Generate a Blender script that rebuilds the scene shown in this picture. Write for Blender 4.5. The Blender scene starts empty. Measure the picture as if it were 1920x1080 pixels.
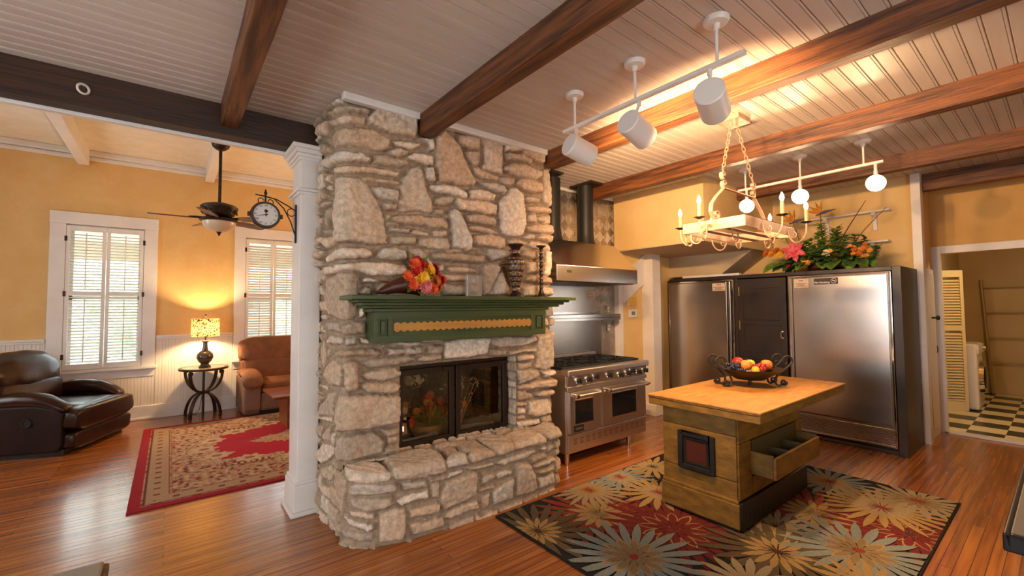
import bpy, bmesh, math, random
import numpy as np
from mathutils import Matrix, Vector, noise as mnoise
random.seed(7)
S = bpy.context.scene
COL = S.collection
PI = math.pi
# ------------------------------------------------------------------ camera
FPX, YAW, PITCH, ROLL, CAMH = 819.5, math.radians(51.937), math.radians(2.40), math.radians(-0.393), 1.6
def cam_axes():
    cy, sy, cp, sp = math.cos(YAW), math.sin(YAW), math.cos(PITCH), math.sin(PITCH)
    F = np.array([cy*cp, sy*cp, sp]); r = np.array([sy, -cy, 0.0]); u = np.cross(r, F)
    r2 = r*math.cos(ROLL)+u*math.sin(ROLL); u2 = -r*math.sin(ROLL)+u*math.cos(ROLL)
    return r2, u2, F
R_, U_, F_ = cam_axes()
cd = bpy.data.cameras.new('camera'); cam = bpy.data.objects.new('camera', cd); COL.objects.link(cam)
cd.sensor_width = 36.0; cd.lens = FPX/1920*36.0; cd.clip_start = 0.05; cd.clip_end = 200
cam.matrix_world = Matrix(((R_[0], U_[0], -F_[0], 0), (R_[1], U_[1], -F_[1], 0), (R_[2], U_[2], -F_[2], CAMH), (0, 0, 0, 1)))
S.camera = cam
def project(P):
    q = P-np.array([0, 0, CAMH]); z = q@F_
    return 960+FPX*(q@R_)/z, 540-FPX*(q@U_)/z
# ------------------------------------------------------------------ world, daylight, exposure
S.view_settings.view_transform = 'Standard'; S.view_settings.look = 'None'
S.view_settings.exposure = 0.0; S.view_settings.gamma = 1.0; S.view_settings.use_curve_mapping = False
W = bpy.data.worlds.new('World'); S.world = W; W.use_nodes = True
W.node_tree.nodes['Background'].inputs[0].default_value = (0.82, 0.93, 1.0, 1)
W.node_tree.nodes['Background'].inputs[1].default_value = 8.0
def area(name, loc, target, sx, sy, power, col):
    l = bpy.data.lights.new(name, 'AREA'); l.shape = 'RECTANGLE'; l.size = sx; l.size_y = sy; l.energy = power; l.color = col
    o = bpy.data.objects.new(name, l); COL.objects.link(o); o.location = loc
    o.rotation_euler = (Vector(target)-Vector(loc)).to_track_quat('-Z', 'Y').to_euler(); return o
# daylight outside the kitchen windows (behind and left of the camera) plus an added living room fill
area('daylight_kitchen_left', (-3.45, 1.7, 1.65), (0, 1.7, 1.6), 2.0, 1.5, 40, (0.82, 0.92, 1.0))
area('daylight_kitchen_rear', (0.9, -3.3, 1.65), (0.9, 0, 1.6), 2.8, 1.4, 24, (1.0, 0.84, 0.72))
area('fill_living_room_left', (-3.95, 6.2, 1.75), (0, 6.2, 1.6), 1.0, 1.7, 30, (1.0, 0.95, 0.9))  # unseen fill added outside the left wall to brighten the living room
def lamp_point(name, loc, power, col, r=.05):
    l = bpy.data.lights.new(name, 'POINT'); l.energy = power; l.color = col; l.shadow_soft_size = r
    o = bpy.data.objects.new(name, l); COL.objects.link(o); o.location = loc; return o
WARM = (1.0, 0.62, 0.32)
def spot(name, loc, D, power, ang=125, blend=.6):
    l = bpy.data.lights.new(name, 'SPOT'); l.energy = power; l.color = WARM; l.spot_size = math.radians(ang); l.spot_blend = blend; l.shadow_soft_size = .03
    o = bpy.data.objects.new(name, l); COL.objects.link(o); o.location = loc; o.rotation_euler = Vector(D).to_track_quat('-Z', 'Y').to_euler(); return o
lamp_point('living_room_fill_light', (3.2, 6.6, 2.1), 85, (1.0, 0.70, 0.42), .12)  # unseen fill added behind the chimney, no lamp body stands here
# ------------------------------------------------------------------ materials
def lin(c): return c/12.92 if c <= .04045 else ((c+.055)/1.055)**2.4
def hx(h): h = h.lstrip('#'); return tuple(lin(int(h[i:i+2], 16)/255) for i in (0, 2, 4))
MATS = {}
def base_mat(name):
    m = bpy.data.materials.new(name); m.use_nodes = True
    nt = m.node_tree; b = nt.nodes['Principled BSDF']; MATS[name] = m
    return m, nt, b
def mat(name, col, rough=.5, metal=0, col2=None, ns=6.0, stretch=(1, 1, 1), mix=(.35, .65), bump=0, bs=None, bstretch=None, coat=0, spec=.5, trans=0, ior=1.45, emit=0, ecol=None, alpha=1, aniso=0, rvar=0):
    m, nt, b = base_mat(name); I = b.inputs; N = nt.nodes.new; L = nt.links.new
    I['Base Color'].default_value = (*col, 1); I['Roughness'].default_value = rough; I['Metallic'].default_value = metal
    I['Specular IOR Level'].default_value = spec; I['Coat Weight'].default_value = coat; I['Coat Roughness'].default_value = .15
    I['Transmission Weight'].default_value = trans; I['IOR'].default_value = ior; I['Alpha'].default_value = alpha
    if aniso: I['Anisotropic'].default_value = aniso
    if emit: I['Emission Color'].default_value = (*(ecol or col), 1); I['Emission Strength'].default_value = emit
    if col2 or bump or rvar:
        tc = N('ShaderNodeTexCoord')
        def nz(scale, st):
            mp = N('ShaderNodeMapping'); mp.inputs['Scale'].default_value = st; L(tc.outputs['Object'], mp.inputs[0])
            n = N('ShaderNodeTexNoise'); n.inputs['Scale'].default_value = scale; n.inputs['Detail'].default_value = 6; n.inputs['Roughness'].default_value = .6
            L(mp.outputs[0], n.inputs['Vector']); return n
        n1 = nz(ns, stretch)
        if col2:
            r = N('ShaderNodeMapRange'); r.inputs['From Min'].default_value = mix[0]; r.inputs['From Max'].default_value = mix[1]
            L(n1.outputs[0], r.inputs['Value'])
            mx = N('ShaderNodeMix'); mx.data_type = 'RGBA'; L(r.outputs[0], mx.inputs['Factor'])
            mx.inputs['A'].default_value = (*col, 1); mx.inputs['B'].default_value = (*col2, 1); L(mx.outputs['Result'], I['Base Color'])
        if rvar:
            r = N('ShaderNodeMapRange'); r.inputs['From Min'].default_value = .3; r.inputs['From Max'].default_value = .7
            r.inputs['To Min'].default_value = max(0, rough-rvar); r.inputs['To Max'].default_value = rough+rvar
            L(n1.outputs[0], r.inputs['Value']); L(r.outputs[0], I['Roughness'])
        if bump:
            n2 = nz(bs or ns*3, bstretch or stretch); bp = N('ShaderNodeBump'); bp.inputs['Strength'].default_value = bump; bp.inputs['Distance'].default_value = .01
            L(n2.outputs[0], bp.inputs['Height']); L(bp.outputs[0], I['Normal'])
    return m
def wood(name, c1, c2, axis=0, ns=9, rough=.45, bump=.25, coat=0, mix=(.32, .68)):
    st = [7, 7, 7]; st[axis] = .55
    return mat(name, c1, rough, 0, c2, ns*.35, tuple(st), mix, bump, ns, tuple(st), coat)
def vcol_mat(name, rough=.7, bump=.3, bs=60, var=.22, nscale=14):
    m, nt, b = base_mat(name); N = nt.nodes.new; L = nt.links.new
    a = N('ShaderNodeAttribute'); a.attribute_name = 'tint'
    tc = N('ShaderNodeTexCoord'); n = N('ShaderNodeTexNoise'); n.inputs['Scale'].default_value = nscale; n.inputs['Detail'].default_value = 8; n.inputs['Roughness'].default_value = .65
    L(tc.outputs['Object'], n.inputs['Vector'])
    r = N('ShaderNodeMapRange'); r.inputs['From Min'].default_value = .3; r.inputs['From Max'].default_value = .7; r.inputs['To Min'].default_value = 1-var; r.inputs['To Max'].default_value = 1+var
    L(n.outputs[0], r.inputs['Value'])
    v = N('ShaderNodeVectorMath'); v.operation = 'SCALE'; L(a.outputs['Color'], v.inputs[0]); L(r.outputs[0], v.inputs['Scale']); L(v.outputs[0], b.inputs['Base Color'])
    b.inputs['Roughness'].default_value = rough; b.inputs['Specular IOR Level'].default_value = .25
    n2 = N('ShaderNodeTexNoise'); n2.inputs['Scale'].default_value = bs; n2.inputs['Detail'].default_value = 6; L(tc.outputs['Object'], n2.inputs['Vector'])
    bp = N('ShaderNodeBump'); bp.inputs['Strength'].default_value = bump; bp.inputs['Distance'].default_value = .014; n2.inputs['Detail'].default_value = 10; n2.inputs['Roughness'].default_value = .68; L(n2.outputs[0], bp.inputs['Height']); L(bp.outputs[0], b.inputs['Normal'])
    return m
def floor_mat():
    m, nt, b = base_mat('oak_floor_boards'); N = nt.nodes.new; L = nt.links.new
    tc = N('ShaderNodeTexCoord')
    br = N('ShaderNodeTexBrick'); br.inputs['Scale'].default_value = 1; br.inputs['Brick Width'].default_value = 2.3; br.inputs['Row Height'].default_value = .062
    br.inputs['Mortar Size'].default_value = .0016; br.inputs['Mortar Smooth'].default_value = .1; br.inputs['Bias'].default_value = 0; br.offset = .37
    br.inputs['Color1'].default_value = (0, 0, 0, 1); br.inputs['Color2'].default_value = (1, 1, 1, 1); br.inputs['Mortar'].default_value = (.5, .5, .5, 1)
    L(tc.outputs['Object'], br.inputs['Vector'])
    mp = N('ShaderNodeMapping'); mp.inputs['Scale'].default_value = (.8, 16, 1); L(tc.outputs['Object'], mp.inputs[0])
    n = N('ShaderNodeTexNoise'); n.inputs['Scale'].default_value = 2.2; n.inputs['Detail'].default_value = 7; n.inputs['Roughness'].default_value = .45; L(mp.outputs[0], n.inputs['Vector'])
    ad = N('ShaderNodeMath'); ad.operation = 'MULTIPLY_ADD'; ad.inputs[1].default_value = .28; L(br.outputs['Color'], ad.inputs[0]); L(n.outputs[0], ad.inputs[2])
    cr = N('ShaderNodeValToRGB'); e = cr.color_ramp.elements
    e[0].position = .28; e[0].color = (*hx('#653514'), 1); e[1].position = .92; e[1].color = (*hx('#b5702f'), 1)
    x = e.new(.58); x.color = (*hx('#955322'), 1); L(ad.outputs[0], cr.inputs[0])
    mx = N('ShaderNodeMix'); mx.data_type = 'RGBA'; L(br.outputs['Fac'], mx.inputs['Factor']); L(cr.outputs[0], mx.inputs['A']); mx.inputs['B'].default_value = (*hx('#2a1408'), 1)
    L(mx.outputs['Result'], b.inputs['Base Color']); b.inputs['Roughness'].default_value = .27
    b.inputs['Coat Weight'].default_value = .5; b.inputs['Coat Roughness'].default_value = .16
    sb = N('ShaderNodeMath'); sb.operation = 'MULTIPLY_ADD'; sb.inputs[1].default_value = -1.5; L(br.outputs['Fac'], sb.inputs[0]); L(n.outputs[0], sb.inputs[2])
    bp = N('ShaderNodeBump'); bp.inputs['Strength'].default_value = .22; bp.inputs['Distance'].default_value = .006; L(sb.outputs[0], bp.inputs['Height']); L(bp.outputs[0], b.inputs['Normal'])
    L(bp.outputs[0], b.inputs['Coat Normal'])
    return m
def checker_mat():
    m, nt, b = base_mat('checkered_vinyl'); N = nt.nodes.new; L = nt.links.new
    tc = N('ShaderNodeTexCoord'); c = N('ShaderNodeTexChecker'); c.inputs['Scale'].default_value = 1/.32
    mp = N('ShaderNodeMapping'); mp.inputs['Location'].default_value = (.05, .1, .013); L(tc.outputs['Object'], mp.inputs[0]); L(mp.outputs[0], c.inputs['Vector'])
    c.inputs['Color1'].default_value = (*hx('#e9dcb4'), 1); c.inputs['Color2'].default_value = (*hx('#2c3328'), 1); L(c.outputs[0], b.inputs['Base Color']); b.inputs['Roughness'].default_value = .3
    return m
M_floor = floor_mat(); M_check = checker_mat()
M_yellow = mat('yellow_plaster', hx('#e4c184'), .75, col2=hx('#ddb877'), ns=3, bump=.25, bs=28)
M_lryellow = mat('golden_textured_plaster', hx('#e0b97c'), .8, col2=hx('#d9ae6c'), ns=3, bump=.5, bs=22)
M_hall = mat('ochre_plaster', hx('#dcb06a'), .8, col2=hx('#d3a35a'), ns=2, bump=.15, bs=30)
M_beige = mat('beige_plaster', hx('#c9b08c'), .8, col2=hx('#c0a680'), ns=2)
M_cream = mat('cream_ceiling_plaster', hx('#eadfcb'), .85, col2=hx('#e0d3bc'), ns=5, bump=.6, bs=18)
M_white = mat('white_paint', hx('#e6e0d9'), .4, col2=hx('#ddd6ce'), ns=3)
M_bead = mat('painted_beadboard', hx('#cfc3b6'), .42, col2=hx('#c3b6a8'), ns=2, stretch=(.4, 4, 4))
M_offwhite = mat('offwhite_wainscot_paint', hx('#e3d9cb'), .5)
M_beam = wood('dark_stained_beam', hx('#3d2111'), hx('#7a4823'), 1, 11, .5, .5, 0, (.36, .62))
M_girder = wood('blackened_girder', hx('#2b1a10'), hx('#43291a'), 0, 9, .5, .35)
M_steel = mat('brushed_steel', (.55, .50, .45), .26, 1)
M_steelh = mat('brushed_steel_horizontal', (.64, .59, .54), .21, 1)
M_satin = mat('satin_steel', (.66, .59, .53), .38, 1)
M_chrome = mat('chrome', (.75, .74, .72), .08, 1)
M_blackm = mat('black_cast_iron', (.012, .012, .012), .45, 0)
M_iron = mat('wrought_iron', (.03, .026, .022), .5, .5)
M_bronze = mat('oil_rubbed_bronze', (.055, .035, .022), .4, .7)
M_dark = mat('dark_brown_lacquer', hx('#33271f'), .38, col2=hx('#2a201a'), ns=3)
M_black = mat('black_plastic', (.015, .015, .016), .35)
M_ovenglass = mat('black_oven_glass', (.01, .01, .011), .05)
M_green = mat('worn_green_paint', hx('#3f4d2c'), .42, col2=hx('#52592f'), ns=5, stretch=(.5, 6, 6), mix=(.4, .75), bump=.1)
M_gold = wood('worn_gold_wood', hx('#a9762f'), hx('#c58f45'), 0, 9, .5)
M_must = mat('mustard_painted_wood', hx('#8a6422'), .5, col2=hx('#684a18'), ns=4, stretch=(2, 2, 5), bump=.2, bs=20)
M_top = mat('scrubbed_wood_top', hx('#bd8440'), .5, col2=hx('#98662a'), ns=6, stretch=(1, 4, 4), mix=(.35, .7), bump=.15)
M_edge = mat('worn_dark_edge', hx('#5d3a1c'), .6, col2=hx('#8a6026'), ns=22, bump=.3)
M_blackw = mat('flaking_black_paint', hx('#161312'), .45, col2=hx('#26201c'), ns=9, mix=(.45, .8), bump=.4)
M_oxblood = mat('oxblood_tile', hx('#4c1f16'), .35)
M_inside = mat('drab_green_drawer_lining', hx('#5b4c24'), .7)
M_leather = mat('dark_brown_leather', hx('#33190f'), .3, col2=hx('#27120b'), ns=4, bump=.12, bs=26, spec=.38)
M_leatherp = mat('matte_brown_leather', hx('#2a1812'), .5, col2=hx('#20120d'), ns=3, bump=.25, bs=60, spec=.2)
M_suede = mat('tan_suede', hx('#805031'), .75, col2=hx('#6a4026'), ns=5, bump=.3, bs=30)
M_suede2 = mat('taupe_suede', hx('#7c5a4a'), .75, col2=hx('#6e4f41'), ns=5, bump=.3, bs=30)
M_tablew = wood('red_brown_table_wood', hx('#6b3217'), hx('#8a4a26'), 0, 9, .35)
M_lampm = mat('pewter_glazed_ceramic', hx('#5b5145'), .25, .6)
M_grey = mat('grey_laminate', hx('#8d8375'), .4)
M_brick = mat('sooty_firebrick', hx('#7a6650'), .9, col2=hx('#4c3d2f'), ns=4, bump=.4, bs=30)
M_whitem = mat('white_enamel_metal', hx('#e4dcd2'), .35)
M_cream_m = mat('distressed_cream_iron', hx('#b89377'), .5, .1, col2=hx('#96704f'), ns=14, mix=(.45, .8))
M_candle = mat('ivory_candle_sleeve', hx('#dca570'), .6)
M_clear = mat('glowing_bulb_glass', (1, .95, .88), .05, 0, trans=.8, ior=1.12, emit=1.1, ecol=(1, .82, .62))
M_fil = mat('glowing_filament', (1, .75, .4), .5, emit=70, ecol=(1, .76, .46))
M_bulb = mat('lit_flood_bulb', (1, .85, .6), .5, emit=22, ecol=(1, .86, .66))
M_glass = mat('clear_glass', (.97, 1, .98), .0, 0, trans=1, ior=1.05, spec=.5)
M_acryl = mat('clear_acrylic', (.97, .99, 1), .03, 0, trans=.85, ior=1.45)
M_brass = mat('aged_brass', hx('#8c6a3a'), .35, .9)
M_label = mat('paper_label', hx('#dfc7ae'), .7, col2=hx('#d2b89d'), ns=40)
M_ink = mat('faded_print_ink', hx('#8a6a58'), .8)
M_signb = mat('black_sign_plastic', hx('#2b2522'), .4)
M_signw = mat('white_sign_print', hx('#d9cbbb'), .6)
def glass_door_mat():
    m, nt, b = base_mat('fireplace_door_glass'); N = nt.nodes.new; L = nt.links.new
    t = N('ShaderNodeBsdfTransparent'); t.inputs[0].default_value = (.86, .80, .72, 1); g = N('ShaderNodeBsdfGlossy'); g.inputs['Roughness'].default_value = .02; g.inputs['Color'].default_value = (1, 1, 1, 1)
    f = N('ShaderNodeFresnel'); f.inputs[0].default_value = 1.5; mx = N('ShaderNodeMixShader'); L(f.outputs[0], mx.inputs[0]); L(t.outputs[0], mx.inputs[1]); L(g.outputs[0], mx.inputs[2])
    L(mx.outputs[0], nt.nodes['Material Output'].inputs[0]); return m
M_fglass = glass_door_mat()
def shade_mat():
    m, nt, b = base_mat('patterned_lampshade_fabric'); N = nt.nodes.new; L = nt.links.new
    tc = N('ShaderNodeTexCoord'); v = N('ShaderNodeTexNoise'); v.inputs['Scale'].default_value = 26; v.inputs['Distortion'].default_value = 2.2; v.inputs['Detail'].default_value = 1; L(tc.outputs['Object'], v.inputs['Vector'])
    cr = N('ShaderNodeValToRGB'); e = cr.color_ramp.elements; e[0].position = .44; e[0].color = (.008, .003, .001, 1); e[1].position = .47; e[1].color = (.14, .09, .038, 1); L(v.outputs[0], cr.inputs[0])
    d = N('ShaderNodeBsdfDiffuse'); t = N('ShaderNodeBsdfTranslucent'); L(cr.outputs[0], d.inputs[0]); L(cr.outputs[0], t.inputs[0])
    mx = N('ShaderNodeMixShader'); mx.inputs[0].default_value = .55; L(d.outputs[0], mx.inputs[1]); L(t.outputs[0], mx.inputs[2]); L(mx.outputs[0], nt.nodes['Material Output'].inputs[0]); return m
M_shade = shade_mat()
M_stone = vcol_mat('limestone_rubble', .82, 1.0, 30, .3, 26)
M_rugv = vcol_mat('woven_wool_pile', .95, .4, 220, .12, 60)
# ------------------------------------------------------------------ mesh helpers
class MB:
    def __init__(s): s.v = []; s.f = []; s.mi = []; s.cur = 0; s.M = Matrix()
    def add(s, vs, fs):
        o = len(s.v); s.v += [tuple(s.M@Vector(p)) for p in vs]; s.f += [tuple(i+o for i in f) for f in fs]; s.mi += [s.cur]*len(fs); return s
    def bx(s, x0, x1, y0, y1, z0, z1):
        return s.add([(x0, y0, z0), (x1, y0, z0), (x1, y1, z0), (x0, y1, z0), (x0, y0, z1), (x1, y0, z1), (x1, y1, z1), (x0, y1, z1)],
                     [(0, 3, 2, 1), (4, 5, 6, 7), (0, 1, 5, 4), (1, 2, 6, 5), (2, 3, 7, 6), (3, 0, 4, 7)])
    def box(s, c, d): return s.bx(c[0]-d[0]/2, c[0]+d[0]/2, c[1]-d[1]/2, c[1]+d[1]/2, c[2]-d[2]/2, c[2]+d[2]/2)
    def lathe(s, prof, n=32, c=(0, 0, 0), cap=True, mod=None):
        vs = []; fs = []; m = len(prof)
        for i in range(n):
            a = 2*PI*i/n; k = mod(a) if mod else 1
            for r, z in prof: vs.append((c[0]+r*k*math.cos(a), c[1]+r*k*math.sin(a), c[2]+z))
        for i in range(n):
            j = (i+1) % n
            for q in range(m-1): fs.append((i*m+q, j*m+q, j*m+q+1, i*m+q+1))
        if cap:
            if prof[0][0] > 1e-5: fs.append(tuple(i*m for i in reversed(range(n))))
            if prof[-1][0] > 1e-5: fs.append(tuple(i*m+m-1 for i in range(n)))
        return s.add(vs, fs)
    def cyl(s, a, b, r, r2=None, n=16, cap=True):
        a = Vector(a); b = Vector(b); d = b-a; q = d.to_track_quat('Z', 'Y').to_matrix().to_4x4(); old = s.M
        s.M = old@Matrix.Translation(a)@q; s.lathe([(r, 0), (r if r2 is None else r2, d.length)], n, cap=cap); s.M = old; return s
    def tube(s, pts, r, n=8, closed=False, prof=None):
        P = [Vector(p) for p in pts]; m = len(P); vs = []; fs = []
        up = None
        for i, p in enumerate(P):
            t = ((P[(i+1) % m]-P[i-1]) if closed else (P[min(i+1, m-1)]-P[max(i-1, 0)])).normalized()
            if up is None: up = (Vector((0, 0, 1)) if abs(t.z) < .9 else Vector((1, 0, 0)))
            up = (up-t*up.dot(t)).normalized(); sd = t.cross(up); rr = r[i] if isinstance(r, (list, tuple)) else r
            if prof: vs += [tuple(p+sd*a*(rr if not isinstance(r, (int, float)) else 1)+up*b) for a, b in prof]
            else: vs += [tuple(p+(sd*math.cos(2*PI*k/n)+up*math.sin(2*PI*k/n))*rr) for k in range(n)]
        n = len(prof) if prof else n
        for i in range(m if closed else m-1):
            j = (i+1) % m
            for k in range(n): fs.append((i*n+k, i*n+(k+1) % n, j*n+(k+1) % n, j*n+k))
        if not closed: fs += [tuple(reversed(range(n))), tuple((m-1)*n+k for k in range(n))]
        return s.add(vs, fs)
    def prism(s, poly, z0, z1):
        n = len(poly); a = sum(poly[i][0]*poly[(i+1) % n][1]-poly[(i+1) % n][0]*poly[i][1] for i in range(n))
        if a < 0: poly = poly[::-1]
        return s.add([(x, y, z0) for x, y in poly]+[(x, y, z1) for x, y in poly],
                     [tuple(reversed(range(n))), tuple(range(n, 2*n))]+[(i, (i+1) % n, n+(i+1) % n, n+i) for i in range(n)])
    def ell(s, c, r, nu=20, nv=14, e=1.0, e2=1.0, nz=0, nf=3, seed=0):
        rx, ry, rz = r; vs = []; fs = []
        P = lambda w, k: math.copysign(abs(w)**k, w)
        for j in range(nv+1):
            v = -PI/2+PI*j/nv
            for i in range(nu):
                u = 2*PI*i/nu
                p = Vector((P(math.cos(v), e)*P(math.cos(u), e2), P(math.cos(v), e)*P(math.sin(u), e2), P(math.sin(v), e)))
                k = 1+(nz*mnoise.noise(p*nf+Vector((seed, seed*2.3, 0))) if nz else 0)
                vs.append((c[0]+rx*p.x*k, c[1]+ry*p.y*k, c[2]+rz*p.z*k))
        for j in range(nv):
            for i in range(nu): fs.append((j*nu+i, j*nu+(i+1) % nu, (j+1)*nu+(i+1) % nu, (j+1)*nu+i))
        return s.add(vs, fs)
    def build(s, name, m, parent=None, smooth=False, bevel=0, seg=2, loc=None, rz=0, ang=.7, subsurf=0, keep=False):
        me = bpy.data.meshes.new(name); me.from_pydata(s.v, [], s.f)
        for x in (m if isinstance(m, (list, tuple)) else [m]): me.materials.append(x)
        if isinstance(m, (list, tuple)): me.polygons.foreach_set('material_index', s.mi)
        bm = bmesh.new(); bm.from_mesh(me); bmesh.ops.remove_doubles(bm, verts=bm.verts, dist=1e-6) if not keep else None
        if not keep: bmesh.ops.recalc_face_normals(bm, faces=bm.faces)
        bm.to_mesh(me); bm.free()
        if smooth:
            me.polygons.foreach_set('use_smooth', [True]*len(me.polygons))
            if ang: me.set_sharp_from_angle(angle=ang)
        o = bpy.data.objects.new(name, me); COL.objects.link(o)
        if parent: o.parent = parent
        if loc: o.location = loc
        if rz: o.rotation_euler.z = rz
        if bevel:
            b = o.modifiers.new('bevel', 'BEVEL'); b.width = bevel; b.segments = seg; b.limit_method = 'ANGLE'; b.angle_limit = .6
        if subsurf:
            b = o.modifiers.new('sub', 'SUBSURF'); b.levels = subsurf; b.render_levels = subsurf
        return o
def tag(o, label=None, cat=None, group=None, kind=None):
    if label: o['label'] = label
    if cat: o['category'] = cat
    if group: o['group'] = group
    if kind: o['kind'] = kind
    return o
def thing(name, label, cat, loc=(0, 0, 0), rz=0, group=None):
    o = bpy.data.objects.new(name, None); COL.objects.link(o); o.location = loc; o.rotation_euler = (0, 0, rz); o.empty_display_size = .1
    return tag(o, label, cat, group)
def struct(name, mb, m, label=None, **k): return tag(mb.build(name, m, **k), label, None, None, 'structure')
def copy_tree(root, loc=None, rz=None, label=None, parent=None):
    r = root.copy(); COL.objects.link(r)
    if parent is not None: r.parent = parent
    if loc is not None: r.location = loc
    if rz is not None: r.rotation_euler = (0, 0, rz)
    if label: r['label'] = label
    for ch in list(root.children):
        c = ch.copy(); COL.objects.link(c); c.parent = r
        for g in list(ch.children):
            d = g.copy(); COL.objects.link(d); d.parent = c
    return r
def text_part(name, body, size, mtx, m, parent, depth=.0015, align='CENTER', bold=0):
    cu = bpy.data.curves.new('txt', 'FONT'); cu.body = body; cu.size = size; cu.extrude = depth; cu.align_x = align; cu.align_y = 'CENTER'; cu.offset = bold
    t = bpy.data.objects.new('txt', cu); COL.objects.link(t)
    dg = bpy.context.evaluated_depsgraph_get(); me = bpy.data.meshes.new_from_object(t.evaluated_get(dg))
    bpy.data.objects.remove(t); me.name = name; me.transform(mtx); me.materials.clear(); me.materials.append(m)
    o = bpy.data.objects.new(name, me); COL.objects.link(o); o.parent = parent; return o
def face_mtx(loc, xdir, zdir=(0, 0, 1)):   # text lying in the plane of xdir (reading direction) and zdir (up)
    x = Vector(xdir).normalized(); y = Vector(zdir).normalized(); z = x.cross(y)
    return Matrix(((x.x, y.x, z.x, loc[0]), (x.y, y.y, z.y, loc[1]), (x.z, y.z, z.z, loc[2]), (0, 0, 0, 1)))
def arc(c, r, a0, a1, n, ax=(1, 0, 0), ay=(0, 0, 1)):
    ax = Vector(ax); ay = Vector(ay); c = Vector(c)
    return [tuple(c+ax*r*math.cos(a0+(a1-a0)*i/n)+ay*r*math.sin(a0+(a1-a0)*i/n)) for i in range(n+1)]
def spiral(c, r0, r1, a0, a1, n, ax=(1, 0, 0), ay=(0, 0, 1)):
    ax = Vector(ax); ay = Vector(ay); c = Vector(c); out = []
    for i in range(n+1):
        t = i/n; a = a0+(a1-a0)*t; r = r0+(r1-r0)*t; out.append(tuple(c+ax*r*math.cos(a)+ay*r*math.sin(a)))
    return out
def strip_prof(w, t): return [(-w/2, -t/2), (w/2, -t/2), (w/2, t/2), (-w/2, t/2)]
# ------------------------------------------------------------------ the setting
b = MB(); b.bx(-3.2, 7.6, -3.0, 8.5, -.08, 0); struct('floor', b, M_floor)
b = MB(); b.bx(7.6, 11.6, -1.2, 2.0, -.08, .012); struct('floor_laundry', b, M_check)
CZ = 3.12
def groove_profile(a0, a1, pitch, d, w=.006):
    out = []; a = a0; k = 0
    while a < a1:
        e = min(a+pitch, a1); h = (a+e)/2
        out += [(a, d), (a+w*.5, 0), (h-w*.45, 0), (h, d*.6), (h+w*.45, 0), (e-w*.5, 0), (e, d)]; a = e
    return out
def ceiling_profile(a0, a1, pitch):
    out = []; a = a0
    while a < a1: out += [(a, .008), (a+.0045, 0), (a+.013, 0), (a+.0155, .004), (a+.018, 0), (a+pitch-.0045, 0)]; a += pitch
    return out
b = MB(); pr_ = ceiling_profile(-3.0, 4.0, .09)
n = len(pr_); b.add([(-3.2, y, CZ+z) for y, z in pr_]+[(7.6, y, CZ+z) for y, z in pr_], [(i, i+1, n+i+1, n+i) for i in range(n-1)])
struct('ceiling', b, M_bead)
b = MB(); b.bx(-3.2, 4.1, 3.98, 8.5, 3.80, 3.9); struct('ceiling_living_room', b, M_cream)
b = MB(); b.bx(-3.2, .955, 3.98, 4.06, 2.93, 3.80); b.bx(.955, 4.1, 4.02, 4.1, 3.13, 3.80); struct('wall_header', b, M_cream)
b = MB(); b.bx(-3.2, 7.7, -3.1, 4.1, 3.2, 3.28); struct('ceiling_upper_deck', b, M_beige)
# window wall of the living room
WIN = [(-1.12, -.31), (.97, 1.78)]; WZ0, WZ1 = .78, 2.76
b = MB(); xs = [-3.2, -1.12, -.31, .97, 1.78, 4.0]
for i in (0, 2, 4): b.bx(xs[i], xs[i+1], 8.35, 8.5, 0, 3.8)
for x0, x1 in WIN: b.bx(x0, x1, 8.35, 8.5, 0, WZ0); b.bx(x0, x1, 8.35, 8.5, WZ1, 3.8)
struct('wall_back', b, M_lryellow)
b = MB(); b.bx(4.0, 4.1, 4.1, 8.5, 0, 3.8); struct('wall_right', b, M_lryellow)
def holed(mb, ax, p0, p1, a0, a1, z1, holes):   # wall in the plane ax with rectangular window holes
    cur = a0
    def put(u0, u1, w0, w1):
        if ax == 'x': mb.bx(p0, p1, u0, u1, w0, w1)
        else: mb.bx(u0, u1, p0, p1, w0, w1)
    for h0, h1, zz0, zz1 in holes: put(cur, h0, 0, z1); put(h0, h1, 0, zz0); put(h0, h1, zz1, z1); cur = h1
    put(cur, a1, 0, z1)
b = MB(); holed(b, 'x', -3.3, -3.2, -3.0, 8.5, 3.9, [(.7, 2.7, .9, 2.4), (5.7, 6.7, .9, 2.6)]); struct('wall_left', b, M_lryellow)  # second hole is added to let the living room fill in
b = MB(); holed(b, 'y', -3.1, -3.0, -3.2, 7.7, 3.2, [(-.5, 2.3, .95, 2.35)]); struct('wall_rear', b, M_yellow)
k = 5
for nm, x0, x1 in (('window_5', -.5, 2.3),):
    w = MB()
    w.bx(x0-.1, x0, -3.03, -2.96, .85, 2.45); w.bx(x1, x1+.1, -3.03, -2.96, .85, 2.45); w.bx(x0, x1, -3.03, -2.96, 2.35, 2.45); w.bx(x0, x1, -3.03, -2.96, .85, .95)
    for q in (1/3, 2/3): w.bx(x0+(x1-x0)*q-.03, x0+(x1-x0)*q+.03, -3.05, -3.0, .95, 2.35)
    struct(nm, w, M_white)
for nm, y0, y1, z0, z1 in (('window_3', .7, 2.7, .9, 2.4), ('window_4', 5.7, 6.7, .9, 2.6)):  # the living room one is unseen, added as an opening for the fill
    w = MB(); w.bx(-3.24, -3.16, y0-.1, y0, z0-.1, z1+.1); w.bx(-3.24, -3.16, y1, y1+.1, z0-.1, z1+.1); w.bx(-3.24, -3.16, y0, y1, z1, z1+.1); w.bx(-3.24, -3.16, y0, y1, z0-.1, z0)
    w.bx(-3.25, -3.2, (y0+y1)/2-.03, (y0+y1)/2+.03, z0, z1); struct(nm, w, M_white)
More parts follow.
